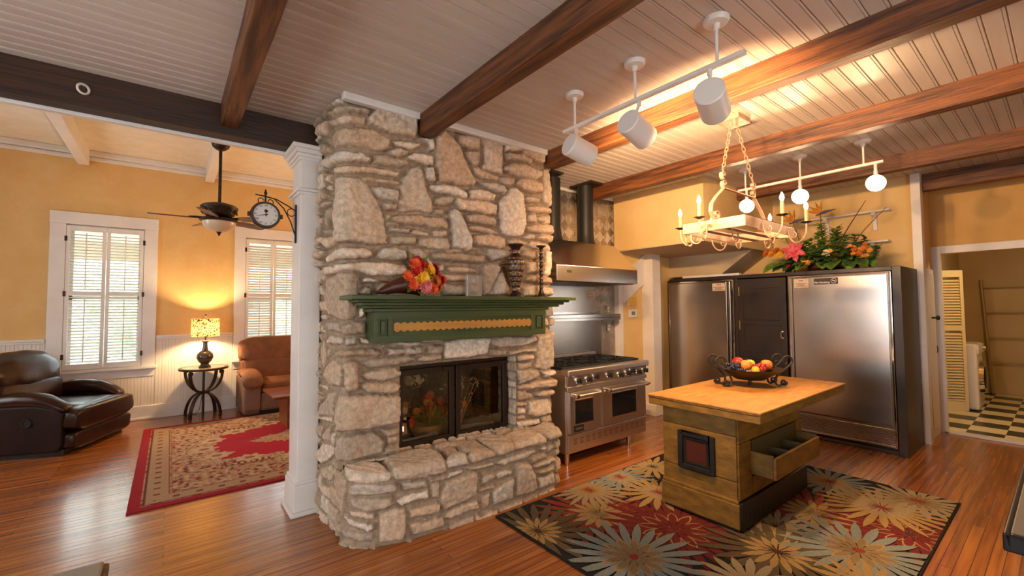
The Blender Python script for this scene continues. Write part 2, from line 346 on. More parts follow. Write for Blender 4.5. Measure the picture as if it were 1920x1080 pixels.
# kitchen walls behind the range, the stair soffit, the hall and the laundry
b = MB(); b.bx(2.9, 4.98, 4.0, 4.1, 0, CZ); struct('wall_range', b, M_beige)
b = MB(); b.bx(4.98, 7.0, 3.95, 4.1, 0, CZ); struct('wall_stair', b, M_yellow)
b = MB(); b.bx(6.9, 7.0, 1.12, 3.95, 0, CZ); struct('wall_kitchen_back', b, M_yellow)
b = MB(); b.bx(4.94, 6.9, 2.63, 3.95, 2.37, CZ); struct('wall_soffit', b, M_yellow)
b = MB(); b.bx(4.94, 6.9, 2.63, 3.95, 2.355, 2.37)
b.M = Matrix(((0, 0, 1, 0), (1, 0, 0, 0), (0, 1, 0, 0), (0, 0, 0, 1)))
b.prism([(2.68, 2.36), (3.12, 2.04), (3.95, 2.04), (3.95, 2.36)], 6.3, 6.9)
struct('ceiling_soffit_underside', b, M_beige)
b = MB(); b.bx(7.0, 7.6, 1.07, 1.2, 0, CZ); struct('wall_hall', b, M_hall)
b = MB(); b.bx(7.6, 7.72, -.25, 1.2, 2.22, CZ); b.bx(7.6, 7.72, -3.1, -.25, 0, CZ); struct('wall_hall_end', b, M_hall)
b = MB(); b.bx(7.56, 7.6, .98, 1.07, 0, 2.31); b.bx(7.56, 7.6, -.25, .98, 2.22, 2.31); b.bx(7.56, 7.6, -.34, -.25, 0, 2.31); b.bx(7.6, 7.72, 1.02, 1.07, 0, 2.22)
struct('trim_1', b, M_white, bevel=.004)
b = MB(); b.bx(7.56, 7.68, -.25, 1.02, 0, .028); struct('trim_2', b, M_offwhite, bevel=.006)
M_laund = mat('putty_laundry_paint', hx('#c9b184'), .8, col2=hx('#c0a779'), ns=2)
b = MB(); b.bx(11.5, 11.6, -1.2, 2.0, 0, 2.7); struct('wall_laundry_back', b, M_laund)
for nm, q in (('wall_laundry_side', (7.72, 9.1, 1.25, 1.35, 0, 2.7)), ('wall_laundry_side', (10.08, 11.5, 1.25, 1.35, 0, 2.7)), ('wall_laundry_side', (9.1, 10.08, 1.25, 1.35, 2.1, 2.7)), ('wall_laundry_closet', (9.0, 9.1, 1.35, 2.0, 0, 2.7)), ('wall_laundry_closet', (10.08, 10.18, 1.35, 2.0, 0, 2.7)), ('wall_laundry_closet', (9.0, 10.18, 2.0, 2.05, 0, 2.7))): struct(nm, MB().bx(*q), M_laund)
b = MB(); b.bx(7.72, 11.6, -1.3, -1.2, 0, 2.7); struct('wall_laundry_far_side', b, M_laund)
b = MB(); b.bx(7.72, 11.6, -1.3, 2.05, 2.7, 2.75); struct('ceiling_laundry', b, M_laund)
# post and trim beside the refrigerators
b = MB(); b.bx(6.83, 6.97, 1.03, 1.115, 0, CZ); struct('trim_3', b, M_white, bevel=.003)
b = MB(); b.bx(6.97, 7.56, 1.05, 1.07, 0, 2.02); struct('trim_4', b, M_offwhite, bevel=.003)
d = thing('door_1', None, None); tag(d, 'narrow white panelled closet door beside the laundry opening', None, None, 'structure')
b = MB(); b.bx(7.02, 7.42, 1.03, 1.05, .12, 1.96); b.build('door_panel', M_offwhite, d, bevel=.004)
b = MB(); b.cyl((7.17, 1.03, 1.43), (7.17, .99, 1.43), .012); b.ell((7.17, .975, 1.43), (.028, .02, .028)); b.build('knob', M_blackm, d, True)
b = MB(); b.tube(arc((7.24, 1.005, 1.05), .035, -1.4, 1.4, 8, (1, 0, 0), (0, 0, 1)), .005); b.build('latch_hook', M_iron, d, True)
# stair post, stringer and casing on the stair wall
b = MB(); b.bx(5.56, 5.76, 3.76, 3.95, 0, 2.355); b.bx(5.53, 5.79, 3.73, 3.95, 0, .16); struct('trim_5', b, M_white, bevel=.006)
b = MB(); b.M = Matrix(((1, 0, 0, 0), (0, 0, -1, 0), (0, 1, 0, 0), (0, 0, 0, 1)))
b.prism([(5.06, 1.63), (5.56, 1.92), (5.56, 2.35), (5.06, 2.0)], -3.95, -3.90); struct('trim_6', b, M_white, bevel=.004)
b = MB(); b.bx(4.965, 5.06, 3.91, 3.995, 0, 2.355); struct('trim_7', b, M_white, bevel=.003)
b = MB(); b.bx(5.06, 5.53, 3.93, 3.95, 0, .15); struct('baseboard_stair', b, M_white, bevel=.004)
b = MB(); b.bx(5.79, 6.0, 3.93, 3.95, 0, .15); struct('baseboard_pantry', b, M_white, bevel=.004)
# living room trim: crown, wainscot, chair rail, baseboards
b = MB(); b.bx(-3.2, 4.0, 8.27, 8.35, 3.72, 3.8); b.bx(-3.2, 4.0, 8.31, 8.35, 3.665, 3.72); struct('trim_8', b, M_white, bevel=.012)
segs = [(-3.2, -1.28), (-.15, .81), (1.94, 4.0)]
b = MB()
for x0, x1 in segs:
    p_ = groove_profile(x0, x1, .075, .006, .007); n = len(p_)
    b.add([(x, 8.336+z, .2) for x, z in p_]+[(x, 8.336+z, 1.17) for x, z in p_], [(i, i+1, n+i+1, n+i) for i in range(n-1)])
for x0, x1 in ((-1.28, -.15), (.81, 1.94)):
    p_ = groove_profile(x0, x1, .075, .006, .007); n = len(p_)
    b.add([(x, 8.336+z, .2) for x, z in p_]+[(x, 8.336+z, .64) for x, z in p_], [(i, i+1, n+i+1, n+i) for i in range(n-1)])
struct('trim_9', b, M_offwhite)
b = MB()
for x0, x1 in segs: b.bx(x0, x1, 8.305, 8.345, 1.18, 1.21); b.bx(x0, x1, 8.32, 8.345, 1.15, 1.18)
struct('trim_10', b, M_white, bevel=.006)
b = MB(); b.bx(-3.2, 4.0, 8.315, 8.35, 0, .2); b.bx(-3.2, 4.0, 8.295, 8.33, 0, .035); struct('baseboard_back', b, M_white, bevel=.008)
b = MB(); b.bx(-3.2, -3.17, 4, 8.35, 0, .2); struct('baseboard_left', b, M_white, bevel=.006)
# painted beams of the living room ceiling
for i, (x, l) in enumerate(((-2.47, 'white painted living room ceiling beam near the left wall'), (-1.03, 'white painted living room ceiling beam above the bare window'), (.40, 'white painted living room ceiling beam that carries the fan'), (1.84, 'white painted living room ceiling beam over the tan recliner'))):
    b = MB(); b.bx(x, x+.115, 4.06, 8.3, 3.585, 3.80); o = tag(b.build('ceiling_beam', M_white, bevel=.006), l, 'beam', 'white living room beams', 'structure')
# dark beams
BL = ['dark stained ceiling beam that ends on the black girder', 'dark stained ceiling beam that ends on the face of the stone chimney', 'stained ceiling beam right behind the three white cylinder spotlights', 'stained ceiling beam running just behind the pot rack chains', 'stained ceiling beam just beyond the three lit bulbs', 'blackish ceiling beam over the hall opening']
for (x, y0, y1, w), l in zip(((.27, -3, 3.84, .115), (1.525, -3, 3.13, .115), (2.88, -3, 3.13, .11), (4.21, -3, 4.0, .11), (5.78, -3, 2.63, .11), (6.955, -3, 1.06, .12)), BL):
    b = MB(); m_ = 24
    for i in range(m_):   # hand-hewn: slightly uneven faces
        pass
    ys = [y0+(y1-y0)*i/m_ for i in range(m_+1)]; vs = []
    for i, y in enumerate(ys):
        j = lambda a: .004*mnoise.noise((x*7+a, y*2.3, a))
        z0 = 2.955+j(0) if x < 6.5 else 2.925
        vs += [(x+j(1), y, CZ+.02), (x+j(2), y, z0), (x+w+j(3), y, z0), (x+w+j(4), y, CZ+.02)]
    fs = [(0, 1, 2, 3), tuple(m_*4+k for k in (3, 2, 1, 0))]
    for i in range(m_):
        for k in range(4): fs.append((i*4+k, (i+1)*4+k, (i+1)*4+(k+1) % 4, i*4+(k+1) % 4))
    b.add(vs, fs); tag(b.build('ceiling_beam', M_beam, bevel=.007), l, 'beam', 'dark kitchen ceiling beams', 'structure')
b = MB(); b.bx(-3.2, .99, 3.84, 3.98, 2.895, 3.14); tag(b.build('ceiling_beam', M_girder, bevel=.006), 'black girder between kitchen and living room ceilings', 'beam', None, 'structure')
b = MB(); b.bx(-3.2, .99, 3.98, 4.03, 2.875, 2.96); struct('trim_11', b, M_white, bevel=.004)
r = thing('hook_ring', 'small white ring screwed into the black girder', 'ring', (-.461, 3.84, 3.0))
b = MB(); b.tube(arc((0, -.02, 0), .03, 0, 2*PI*23/24, 23, (.85, .5, 0), (0, 0, 1)), .007, 8, True); b.build('ring', M_whitem, r, True)
b = MB(); b.cyl((0, 0, .03), (0, -.02, .03), .005); b.build('screw_shank', M_whitem, r, True)
# chimney ceiling trim
b = MB(); b.bx(.93, 1.52, 3.085, 3.15, 3.07, 3.125); b.bx(1.645, 2.875, 3.085, 3.15, 3.07, 3.125); struct('trim_12', b, M_white, bevel=.01)
# white column beside the chimney
b = MB()
b.bx(.80, .955, 3.735, 4.02, .2, 2.9); b.bx(.775, .955, 3.715, 4.04, .03, .23); b.bx(.785, .955, 3.722, 4.035, .23, .255); b.bx(.75, .955, 3.69, 4.06, 0, .03)
b.bx(.782, .955, 3.718, 4.04, 2.50, 2.525); b.bx(.77, .955, 3.705, 4.05, 2.525, 2.55); b.bx(.785, .955, 3.72, 4.04, 2.78, 2.81); b.bx(.755, .955, 3.69, 4.06, 2.83, 2.865); b.bx(.73, .955, 3.67, 4.08, 2.865, 2.895); b.bx(.77, .955, 3.705, 4.05, 2.80, 2.83)
struct('trim_13', b, M_white, 'white square column standing against the stone chimney', bevel=.006)
# pressed tin wall covering
M_tin = mat('pressed_tin', (.50, .45, .40), .38, .85, col2=(.40, .36, .31), ns=9)
b = MB(); b.bx(2.98, 4.98, 3.99, 4.0, .9, CZ)
x = 4.98; tw, th = .152, .172
while x > 3.0:
    z = .92
    while z < CZ-.05:
        x0, x1, z0, z1 = x-tw+.008, x-.008, z+.008, min(z+th-.008, CZ)
        for ins, t in ((0, .006), (.026, .008), (.05, .010)):
            a0, a1, c0, c1 = x0+ins, x1-ins, z0+ins, z1-ins
            if a1-a0 < .02 or c1-c0 < .02: continue
            w = .009
            b.bx(a0, a1, 3.99-t, 3.99, c0, c0+w); b.bx(a0, a1, 3.99-t, 3.99, c1-w, c1); b.bx(a0, a0+w, 3.99-t, 3.99, c0+w, c1-w); b.bx(a1-w, a1, 3.99-t, 3.99, c0+w, c1-w)
        z += th
    x -= tw
struct('wall_tin_covering', b, M_tin, keep=True)
b = MB(); b.bx(3.6, 4.98, 3.965, 3.995, 3.085, 3.122); struct('trim_14', b, M_white, bevel=.003)
# dark flue panels on the ceiling
b = MB(); b.bx(3.98, 4.205, 3.52, 3.88, 3.095, 3.125); b.bx(3.1, 3.5, 3.5, 3.88, 3.095, 3.125); struct('trim_15', b, M_dark)
# windows 1 and 2: casing, sill, sashes and glass
for i, (x0, x1) in enumerate(WIN):
    w = thing('window_%d' % (i+1), None, None); tag(w, None, None, None, 'structure')
    b = MB(); b.bx(x0-.155, x0, 8.315, 8.35, WZ0-.02, WZ1); b.bx(x1, x1+.155, 8.315, 8.35, WZ0-.02, WZ1); b.bx(x0-.16, x1+.16, 8.31, 8.35, WZ1, WZ1+.165)
    b.bx(x0, x0+.02, 8.35, 8.5, WZ0, WZ1); b.bx(x1-.02, x1, 8.35, 8.5, WZ0, WZ1); b.bx(x0, x1, 8.35, 8.5, WZ1-.02, WZ1); b.build('window_casing', M_white, w, bevel=.005)
    b = MB(); b.bx(x0-.18, x1+.18, 8.27, 8.5, WZ0-.045, WZ0-.005); b.bx(x0-.155, x1+.155, 8.325, 8.35, WZ0-.16, WZ0-.045); b.build('window_sill', M_white, w, bevel=.007)
    b = MB()
    for (z0, z1, y) in ((WZ0, 1.78, 8.455), (1.74, WZ1-.02, 8.475)):
        b.bx(x0+.02, x0+.065, y-.015, y+.015, z0, z1); b.bx(x1-.065, x1-.02, y-.015, y+.015, z0, z1); b.bx(x0+.02, x1-.02, y-.015, y+.015, z0, z0+.045); b.bx(x0+.02, x1-.02, y-.015, y+.015, z1-.045, z1)
    b.build('sash', M_white, w)
    b = MB(); b.bx(x0+.06, x1-.06, 8.453, 8.457, WZ0+.04, 1.75); b.bx(x0+.06, x1-.06, 8.473, 8.477, 1.78, WZ1-.06); g = b.build('glass_pane', M_glass, w)
# outdoors behind the living room windows
M_lawn = mat('lawn_green', hx('#b4b9a2'), .9, col2=hx('#cbccb8'), ns=3); M_leafy = mat('hedge_green', hx('#8d9f7c'), .8, col2=hx('#d9dcd0'), ns=9, bump=.6)
M_pave = mat('pale_concrete', hx('#cfcac2'), .8)
b = MB(); b.bx(-25, 15, 8.6, 40, -.6, -.5); struct('ground_outside', b, M_lawn)
b = MB(); b.bx(-6, 6, 8.5, 10.4, -.3, -.2); struct('floor_porch', b, M_pave)
b = MB(); b.bx(-6, 6, 10.2, 10.4, 2.45, 2.75); b.bx(-6, 6, 8.5, 10.5, 2.75, 2.8); struct('ceiling_porch', b, M_pave)
for i, (x, y, sx, sz, l) in enumerate(((-2.9, 13.5, 1.6, 1.3, 'low round green shrub outside the window by the leather recliner'), (.2, 16.5, 3.4, 2.4, 'tall green shrub outside behind the tan recliner window'), (-4.8, 18.5, 2.6, 2.5, 'tall green shrub outside beyond the window by the leather recliner'))):
    b = MB(); b.ell((0, 0, sz*.75), (sx, 1.2, sz), 40, 26, .9, 1, .45, 3.5, i*3); o = b.build('shrub', M_leafy, None, True, loc=(x, y, -.5)); tag(o, l, 'shrub')
# ------------------------------------------------------------------ stone fireplace: stone outlines as measured on the wall faces
CROPS = {'A': (600, 180, 5.4), 'B': (800, 220, 6), 'C': (600, 370, 5.4), 'D': (800, 380, 6), 'E': (595, 540, 4.5), 'F': (740, 620, 5.4), 'G': (590, 760, 4), 'H': (790, 770, 4.696), 'P': (0, 0, 1)}
ST_CHIM = '''A190,175 250,140 420,140 490,160 460,215 300,190 170,250|A160,265 260,200 420,210 465,235 440,300 310,285 220,310 160,320|A470,230 560,120 760,160 965,225 960,385 940,440 700,385 480,295
A125,420 200,350 350,335 520,345 640,420 700,460 670,550 600,575 420,540 280,500 150,535|A700,460 860,470 990,490 1000,520 900,555 740,510|A990,440 1130,440 1135,560 1085,570 1070,490|A680,560 760,540 880,570 850,610 760,630 700,610|A515,610 640,600 740,640 870,670 880,710 800,725 640,720 520,690|A860,620 930,580 1060,600 1140,620 1135,720 1000,690 900,660
A105,720 130,660 240,570 400,585 480,640 505,690 330,670 220,690 140,755|A185,730 300,710 480,730 640,745 760,770 780,800 740,825 560,800 400,790 260,800 185,800|A410,840 480,820 680,850 820,880 780,905 700,900 560,880 440,870|A510,930 600,920 780,965 770,1080 620,1060 540,1000
P753.7,333.7 766.7,318.9 782.4,312.4 791.7,326.3 792.6,341 799,365 807.4,380 808,400 778,397 741,398 743.5,381 748,363 745,350|A1040,735 1130,735 1145,880 1090,880 1050,840|P634,337 644,333 672,335 687,347 697,362 707,380 712,392 718,412 721,440 723,458 693,461 667,456 642.6,458 638,457
C625,75 750,70 745,140 650,140|C650,175 695,175 695,220 652,220|P729.6,407 748,404 776,405 810,408 827,411 836,420 835,431 810,429 787,425.5 754,422 737,416|C660,250 720,245 770,280 780,300 660,290|C690,310 780,310 900,330 880,380 770,370 690,350|C920,340 960,330 1080,365 1075,400 940,395 890,370|P807,432 835,435 835,445 809,444|C700,400 760,395 950,410 955,460 930,490 720,480 690,440
P781,448 820,445 833,448 840,461 838,470 818,469 800,467 784,462|C85,620 130,555 250,525 440,525 510,560 500,600 470,625 300,630 180,640 90,670|C545,600 560,560 620,510 720,510 830,540 855,590 840,640 740,645 590,640|C880,510 990,520 1050,570 1130,690 1150,750 1000,760 900,650 875,630|C85,720 240,680 420,660 640,665 860,690 880,740 850,790 700,800 500,800 380,760 240,750 100,800
P624,530 626,524 637,513.5 661,511.7 668.5,524 667,560 666,591 659.4,599 637,599 624,593 620,562|C400,825 480,815 555,840 550,870 410,865|C375,965 440,905 500,920 500,985 400,985|E330,150 385,150 385,240 330,260
B65,235 150,170 260,250 340,330 420,520 520,700 530,750 510,780 330,775 260,740 105,750 70,500|B320,215 440,220 570,260 560,370 440,375 360,335 325,290|B390,400 490,390 560,385 570,450 560,560 500,560 430,480|B480,570 560,560 600,610 780,680 770,725 600,700 520,650|B590,235 700,245 845,300 840,500 830,660 700,630 600,605 620,500 615,350|B860,310 1040,355 1040,400 860,395|B1050,360 1190,400 1300,430 1290,540 1200,510 1060,430|B860,420 900,410 1080,430 1150,480 1145,545 1040,510 890,490
B840,560 930,530 1080,540 1270,620 1265,690 1200,720 1070,690 930,660 840,620|B1290,600 1345,590 1385,690 1390,980 1340,1010 1275,960 1280,700|B780,680 850,680 975,700 960,780 900,790 820,740|B970,760 1020,700 1180,710 1260,760 1260,850 1180,870 1040,820|B540,740 750,740 840,770 885,840 860,880 760,850 600,790|B430,830 560,820 680,840 760,880 740,945 640,945 450,930|B5,770 150,760 300,790 420,860 425,925 330,910 200,880 80,860 20,820|B65,930 140,895 300,910 280,960 200,1000 70,990|B1070,900 1150,890 1250,930 1250,980 1120,970 1075,940
P951,355 963,355 976.7,366.7 978,386.7 981,405 981.7,421.7 975,441.7 966.7,447.5 950,444 935,439 931,421.7 930,380 933,375|D60,90 140,70 175,110 150,150 80,140|D240,-50 360,-60 560,-40 770,30 760,155 640,150 500,120 350,90 300,30|D230,100 270,70 320,100 370,180 440,330 480,420 470,540 430,560 340,520 250,510 265,400 235,200|D400,150 520,145 720,180 755,230 740,280 600,260 430,235|D430,265 560,270 700,300 785,345 770,360 600,345 470,320|D490,380 700,360 860,400 865,500 830,520 700,510 560,500 510,470
D40,590 120,560 200,580 330,570 540,600 630,610 620,690 450,680 200,670 70,640|D180,530 380,520 430,560 200,565|D640,600 660,530 860,530 910,550 900,600 840,640 700,665|D95,710 170,695 180,780 105,790|D185,760 230,725 400,720 520,750 530,790 400,800 260,795|D120,820 250,810 430,825 420,890 200,890 130,870|D110,900 200,910 300,940 420,940 420,1045 170,1045|D600,740 620,690 740,685 800,740 760,830 660,1040 600,1045 590,900|D830,780 860,850 920,980 915,1040 670,1045 770,830
D1080,40 1300,55 1420,80 1420,110 1420,135 1200,125 1090,100|D1105,135 1200,130 1210,240 1105,230|D1215,170 1260,150 1420,160 1430,200 1420,245 1330,250 1220,210|D1075,275 1180,250 1420,255 1420,310 1420,370 1300,370 1100,330|D1040,395 1110,360 1180,370 1180,425 1080,420|D1195,400 1270,370 1420,385 1420,440 1330,455 1220,430|D1090,480 1150,440 1300,460 1420,500 1420,540 1200,530|D1050,600 1080,540 1250,560 1260,640 1100,640|D1310,540 1420,550 1420,800 1330,835 1300,820|D1090,680 1250,660 1260,800 1100,800|D1060,850 1110,820 1260,830 1420,850 1420,930 1200,910 1070,890|D1050,950 1200,930 1420,980 1420,1040 1330,1060 1060,1060|D880,420 950,415 1060,440 1110,450 1090,490 900,480
E205,320 260,290 385,280 385,380 290,390 210,390|E230,420 310,410 320,480 235,485|E340,415 445,440 440,480 360,475|E160,540 220,520 490,515 530,550 500,575 250,580 160,575|P722,667 726,653 790,651.5 787,665 740,667|P674,682 690,673 733,671 765,668 775,670 772,676 752,683 720,688 690,690|E365,740 400,710 640,670 690,710 690,740 640,770 520,785 400,780|E345,825 400,800 640,790 690,825 640,880 520,885 400,875|E225,640 270,615 325,630 335,700 340,830 300,875 240,870 225,780
P634,741 661.7,739 737,739 745,741 745,775.5 742.5,792.5 707.5,797.5 672.5,805 632.5,808.7 632,770|G165,240 280,210 430,200 515,260 490,350 380,385 190,420 180,330|G480,180 610,155 610,215 520,230|G535,240 610,225 610,280 530,295|G510,310 610,295 610,345 490,360|G210,450 385,400 620,365 600,385 400,420 300,440
F0,110 240,110 235,160 0,160|F250,95 425,90 420,115 260,125|F320,145 460,140 465,200 450,232 300,232|F210,285 270,250 455,240 455,290 300,315 220,310|F490,110 700,75 955,68 915,190 910,235 700,280 480,290 475,190|F960,110 1000,75 1160,65 1400,60 1410,110 1300,150 1200,160 1040,175 970,150|F930,190 1120,195 1120,245 1010,255 930,240|F1130,205 1300,185 1415,165 1415,215 1300,225 1140,240|F1425,60 1500,40 1590,0 1590,120 1590,360 1500,400 1405,385 1410,250|F1210,260 1370,240 1375,300 1220,310|F1215,325 1360,315 1370,380 1230,395|F1210,400 1420,400 1430,460 1340,500 1230,540|F1450,410 1590,390 1590,440 1480,475|F1220,560 1400,510 1590,475 1590,510 1590,560 1400,590 1230,600
F1410,640 1480,600 1590,590 1590,630 1500,670 1420,665|F1220,620 1300,605 1380,640 1370,680 1230,710|F1330,790 1340,720 1520,680 1590,740 1590,830 1420,870 1330,850|F1215,730 1320,720 1310,760 1215,770|F1220,785 1300,780 1300,840 1220,850|F1220,860 1305,850 1300,890 1220,910|F1220,920 1440,890 1450,940 1220,985|F1460,880 1590,845 1590,930 1470,940
C50,100 150,50 180,60 170,100 90,130|C60,230 120,150 190,110 200,220 100,310|C60,340 130,320 190,330 200,400 90,380|C50,420 100,400 205,410 200,480 110,530 50,470|C80,880 130,840 130,920 80,920|C15,990 50,890 80,960 100,1000|E35,110 110,100 120,190 60,200 40,150|E25,240 80,220 125,245 100,265 50,265|E60,300 180,290 190,370 100,360|E90,470 120,410 220,420 215,480|E45,500 60,430 90,560 80,680 55,640|E60,740 130,600 215,650 215,830 120,820|E25,810 110,840 90,870|E50,1000 110,880 160,880 150,1080 40,1080
G35,100 60,0 130,0 130,130|G70,240 100,180 135,160 130,280 90,260|G135,290 150,200 175,200 160,280 150,310|G25,390 60,280 140,310 150,360 75,440|G70,480 130,440 150,500 120,570 80,540|A0,530 60,480 120,530 130,570 30,600|A110,860 180,800 175,900 120,890|A105,940 175,910 180,970 110,960|A190,80 260,30 270,100 190,130|A60,300 150,270 120,420 60,420'''
ST_HEARTH = '''G215,500 240,470 380,430 470,430 560,490 582,530 565,570 400,582 280,578 225,540|G500,410 700,370 880,350 960,400 990,470 960,510 760,550 620,568 580,540 570,480|P825,848 855,842 862,852 838,860|P833,868 850,852 876,854 878,872 850,877 836,876
H110,350 230,310 380,290 470,270 560,340 660,380 650,410 430,465 410,440 340,400 220,390|H480,270 650,245 800,290 805,345 680,405 620,390 560,330|H650,250 840,200 1000,210 1085,250 1080,285 820,350 800,295|H880,185 1050,130 1180,120 1235,165 1235,215 1110,265 1080,230 920,215
G245,610 300,590 600,590 625,620 600,650 400,675 250,670|G255,710 300,705 570,690 580,740 520,775 400,800 290,770|G255,790 340,800 445,810 445,850 370,855 270,830|G215,830 340,880 440,885 450,920 400,945 260,900|G205,935 300,950 430,970 430,1015 330,1020 230,990|G480,810 600,765 670,775 680,950 660,1010 480,1025|G650,590 830,560 835,610 660,645|G600,720 640,690 840,630 845,690 640,755|G700,790 900,725 930,740 920,790 710,845|G705,890 900,830 960,830 960,900 730,970|G850,560 960,525 1000,520 960,570 860,575|G865,590 930,585 920,695 870,690
H60,600 360,520 370,545 230,600 70,625|H165,700 220,620 430,545 475,545 475,735 340,810 190,880 150,810|H220,890 340,830 480,785 500,850 380,900 250,960 200,940|H0,950 150,920 190,960 0,1060|H400,510 480,490 620,450 620,480 500,520 410,525|H515,600 540,560 630,560 640,590 520,650|H640,560 720,525 785,530 780,565 660,600|H490,700 620,655 635,680 500,725|H515,770 590,720 585,850 520,880|H610,710 700,640 800,590 790,770 620,840|H820,500 850,460 930,460 990,560 1005,680 960,720 820,755|H640,470 720,420 980,345 1000,360 930,410 720,490|H940,420 1080,375 1100,410 960,470|H970,490 1150,410 1165,440 1000,515|H1010,540 1150,480 1150,520 1030,565|H1015,600 1150,550 1160,640 1020,690|H1030,330 1085,310 1080,350 1035,350|H1095,340 1110,300 1150,300 1140,350 1100,370|H1160,280 1215,240 1215,300 1160,330|H1165,350 1215,330 1215,380 1170,400|H1170,450 1210,400 1215,520 1170,540|H1170,580 1215,545 1220,640 1175,650
G160,480 220,520 245,570 240,640 215,800 160,740 135,660|G40,560 70,545 85,640 80,820 45,780|G85,640 110,720 165,790 165,940 110,880 80,830|G100,600 130,600 130,690 110,680|G170,800 205,800 205,880 175,880|G170,890 210,900 200,980 170,960'''
PAL = [hx(c) for c in ('#cdb69b', '#d6c1aa', '#c4aa8f', '#dac8b2', '#bfaa92', '#cfb397', '#cbbba8', '#c3a689')]
MORT = np.array(hx('#aa937a'))
def parse_st(s):
    out = []
    for e in s.replace('\n', '|').split('|'):
        ox, oy, sc = CROPS[e[0]]
        out.append(np.array([(ox+float(a.split(',')[0])/sc, oy+float(a.split(',')[1])/sc) for a in e[1:].split()]))
    return out
def in_poly(px, py, poly):
    ins = np.zeros(px.shape, bool); j = len(poly)-1
    for i in range(len(poly)):
        xi, yi = poly[i]; xj, yj = poly[j]
        if yi != yj: ins ^= ((yi > py) != (yj > py)) & (px < (xj-xi)*(py-yi)/(yj-yi)+xi)
        j = i
    return ins
def stone_surface(P, Nn, polys, seed, spacing, fill=True, amp=(.032, .078), rough=1.0):
    """P, Nn: (rows, cols, 3) base points and outward normals -> displaced points and stone tints."""
    rng = np.random.default_rng(seed); nr, nc = P.shape[:2]
    px, py = project(P); vis = ((np.array([0, 0, CAMH])-P)*Nn).sum(-1) > 0
    jit = np.array([[mnoise.noise((P[i, j, 0]*9+P[i, j, 1]*7, P[i, j, 2]*9, 3.3)) for j in range(nc)] for i in range(nr)])
    jit2 = np.array([[mnoise.noise((P[i, j, 0]*31+P[i, j, 1]*27, P[i, j, 2]*31, 8.1)) for j in range(nc)] for i in range(nr)])
    qx = px+jit*2.2; qy = py+np.roll(jit, 7, 1)*2.0
    lab = -np.ones((nr, nc), int)
    for k, poly in enumerate(polys): lab[in_poly(qx, qy, poly) & vis & (lab < 0)] = k
    for dy, dx in ((0, 1), (1, 0), (0, -1), (-1, 0)):
        g = np.roll(lab, (dy, dx), (0, 1)); lab = np.where((lab < 0) & vis, g, lab) if (dy+dx) > 0 else lab
    K = len(polys)
    if fill:
        occ = lab >= 0
        for _ in range(5): occ = occ | np.roll(occ, 1, 0) | np.roll(occ, -1, 0) | np.roll(occ, 1, 1) | np.roll(occ, -1, 1)
        r0 = 0
        while r0 < nr:
            h = int(rng.integers(9, 20)); c0 = -int(rng.integers(0, 15))
            while c0 < nc:
                w = int(rng.integers(13, 40)); sub = np.zeros((nr, nc), bool); sub[r0:min(r0+h-1, nr), max(c0, 0):max(c0+w-1, 0)] = True
                lab[sub & ~occ] = K; K += 1; c0 += w
            r0 += h
    d = np.zeros((nr, nc)); cur = lab >= 0
    same = lambda a, dy, dx: np.pad(a, 1, mode='edge')[1+dy:1+dy+nr, 1+dx:1+dx+nc]
    nb = [(0, 1), (0, -1), (1, 0), (-1, 0)]
    for it in range(9):
        ok = cur.copy()
        for dy, dx in (nb if it % 2 else nb+[(1, 1), (-1, -1), (1, -1), (-1, 1)]): ok &= same(cur, dy, dx) & (same(lab, dy, dx) == lab)
        d += ok; cur = ok
    R = 3.9; t = np.clip((d+.35)/R, 0, 1); prof = np.sqrt(np.clip(1-(1-t)**2, 0, 1)); prof[lab < 0] = 0
    A = rng.uniform(amp[0], amp[1], K+1); tx = rng.uniform(-.12, .12, K+1); ty = rng.uniform(-.12, .12, K+1)
    L = np.where(lab < 0, K, lab); A[K] = 0
    tilt = np.zeros((nr, nc)); ii, jj = np.mgrid[0:nr, 0:nc]; cnt = np.bincount(L.ravel(), minlength=K+1)+1e-9
    ci = np.bincount(L.ravel(), ii.ravel(), K+1)/cnt; cj = np.bincount(L.ravel(), jj.ravel(), K+1)/cnt
    tilt = ((ii-ci[L])*ty[L]+(jj-cj[L])*tx[L])*spacing; tilt[lab < 0] = 0
    h = prof*(A[L]*np.where((Nn[..., 0] < -.5) & (P[..., 2] < 1.9), .45, 1.0)+np.clip(tilt, -.02, .02)+jit*.016*rough+jit2*.009)+(lab < 0)*(jit2*.004-.006)
    H = np.pad(h, 1, mode='edge'); h = (H[1:-1, 1:-1]*10+H[:-2, 1:-1]+H[2:, 1:-1]+H[1:-1, :-2]+H[1:-1, 2:])/14
    tint = np.array(PAL)[rng.integers(0, len(PAL), K+1)]*rng.uniform(.84, 1.24, (K+1, 1)); tint[K] = MORT
    C = tint[L]*(1+jit2[..., None]*.1)
    e = np.clip(d/1.2, 0, 1)[..., None]; C = np.where((lab < 0)[..., None], C, C*e+MORT*(1-e))
    return P+Nn*h[..., None], C
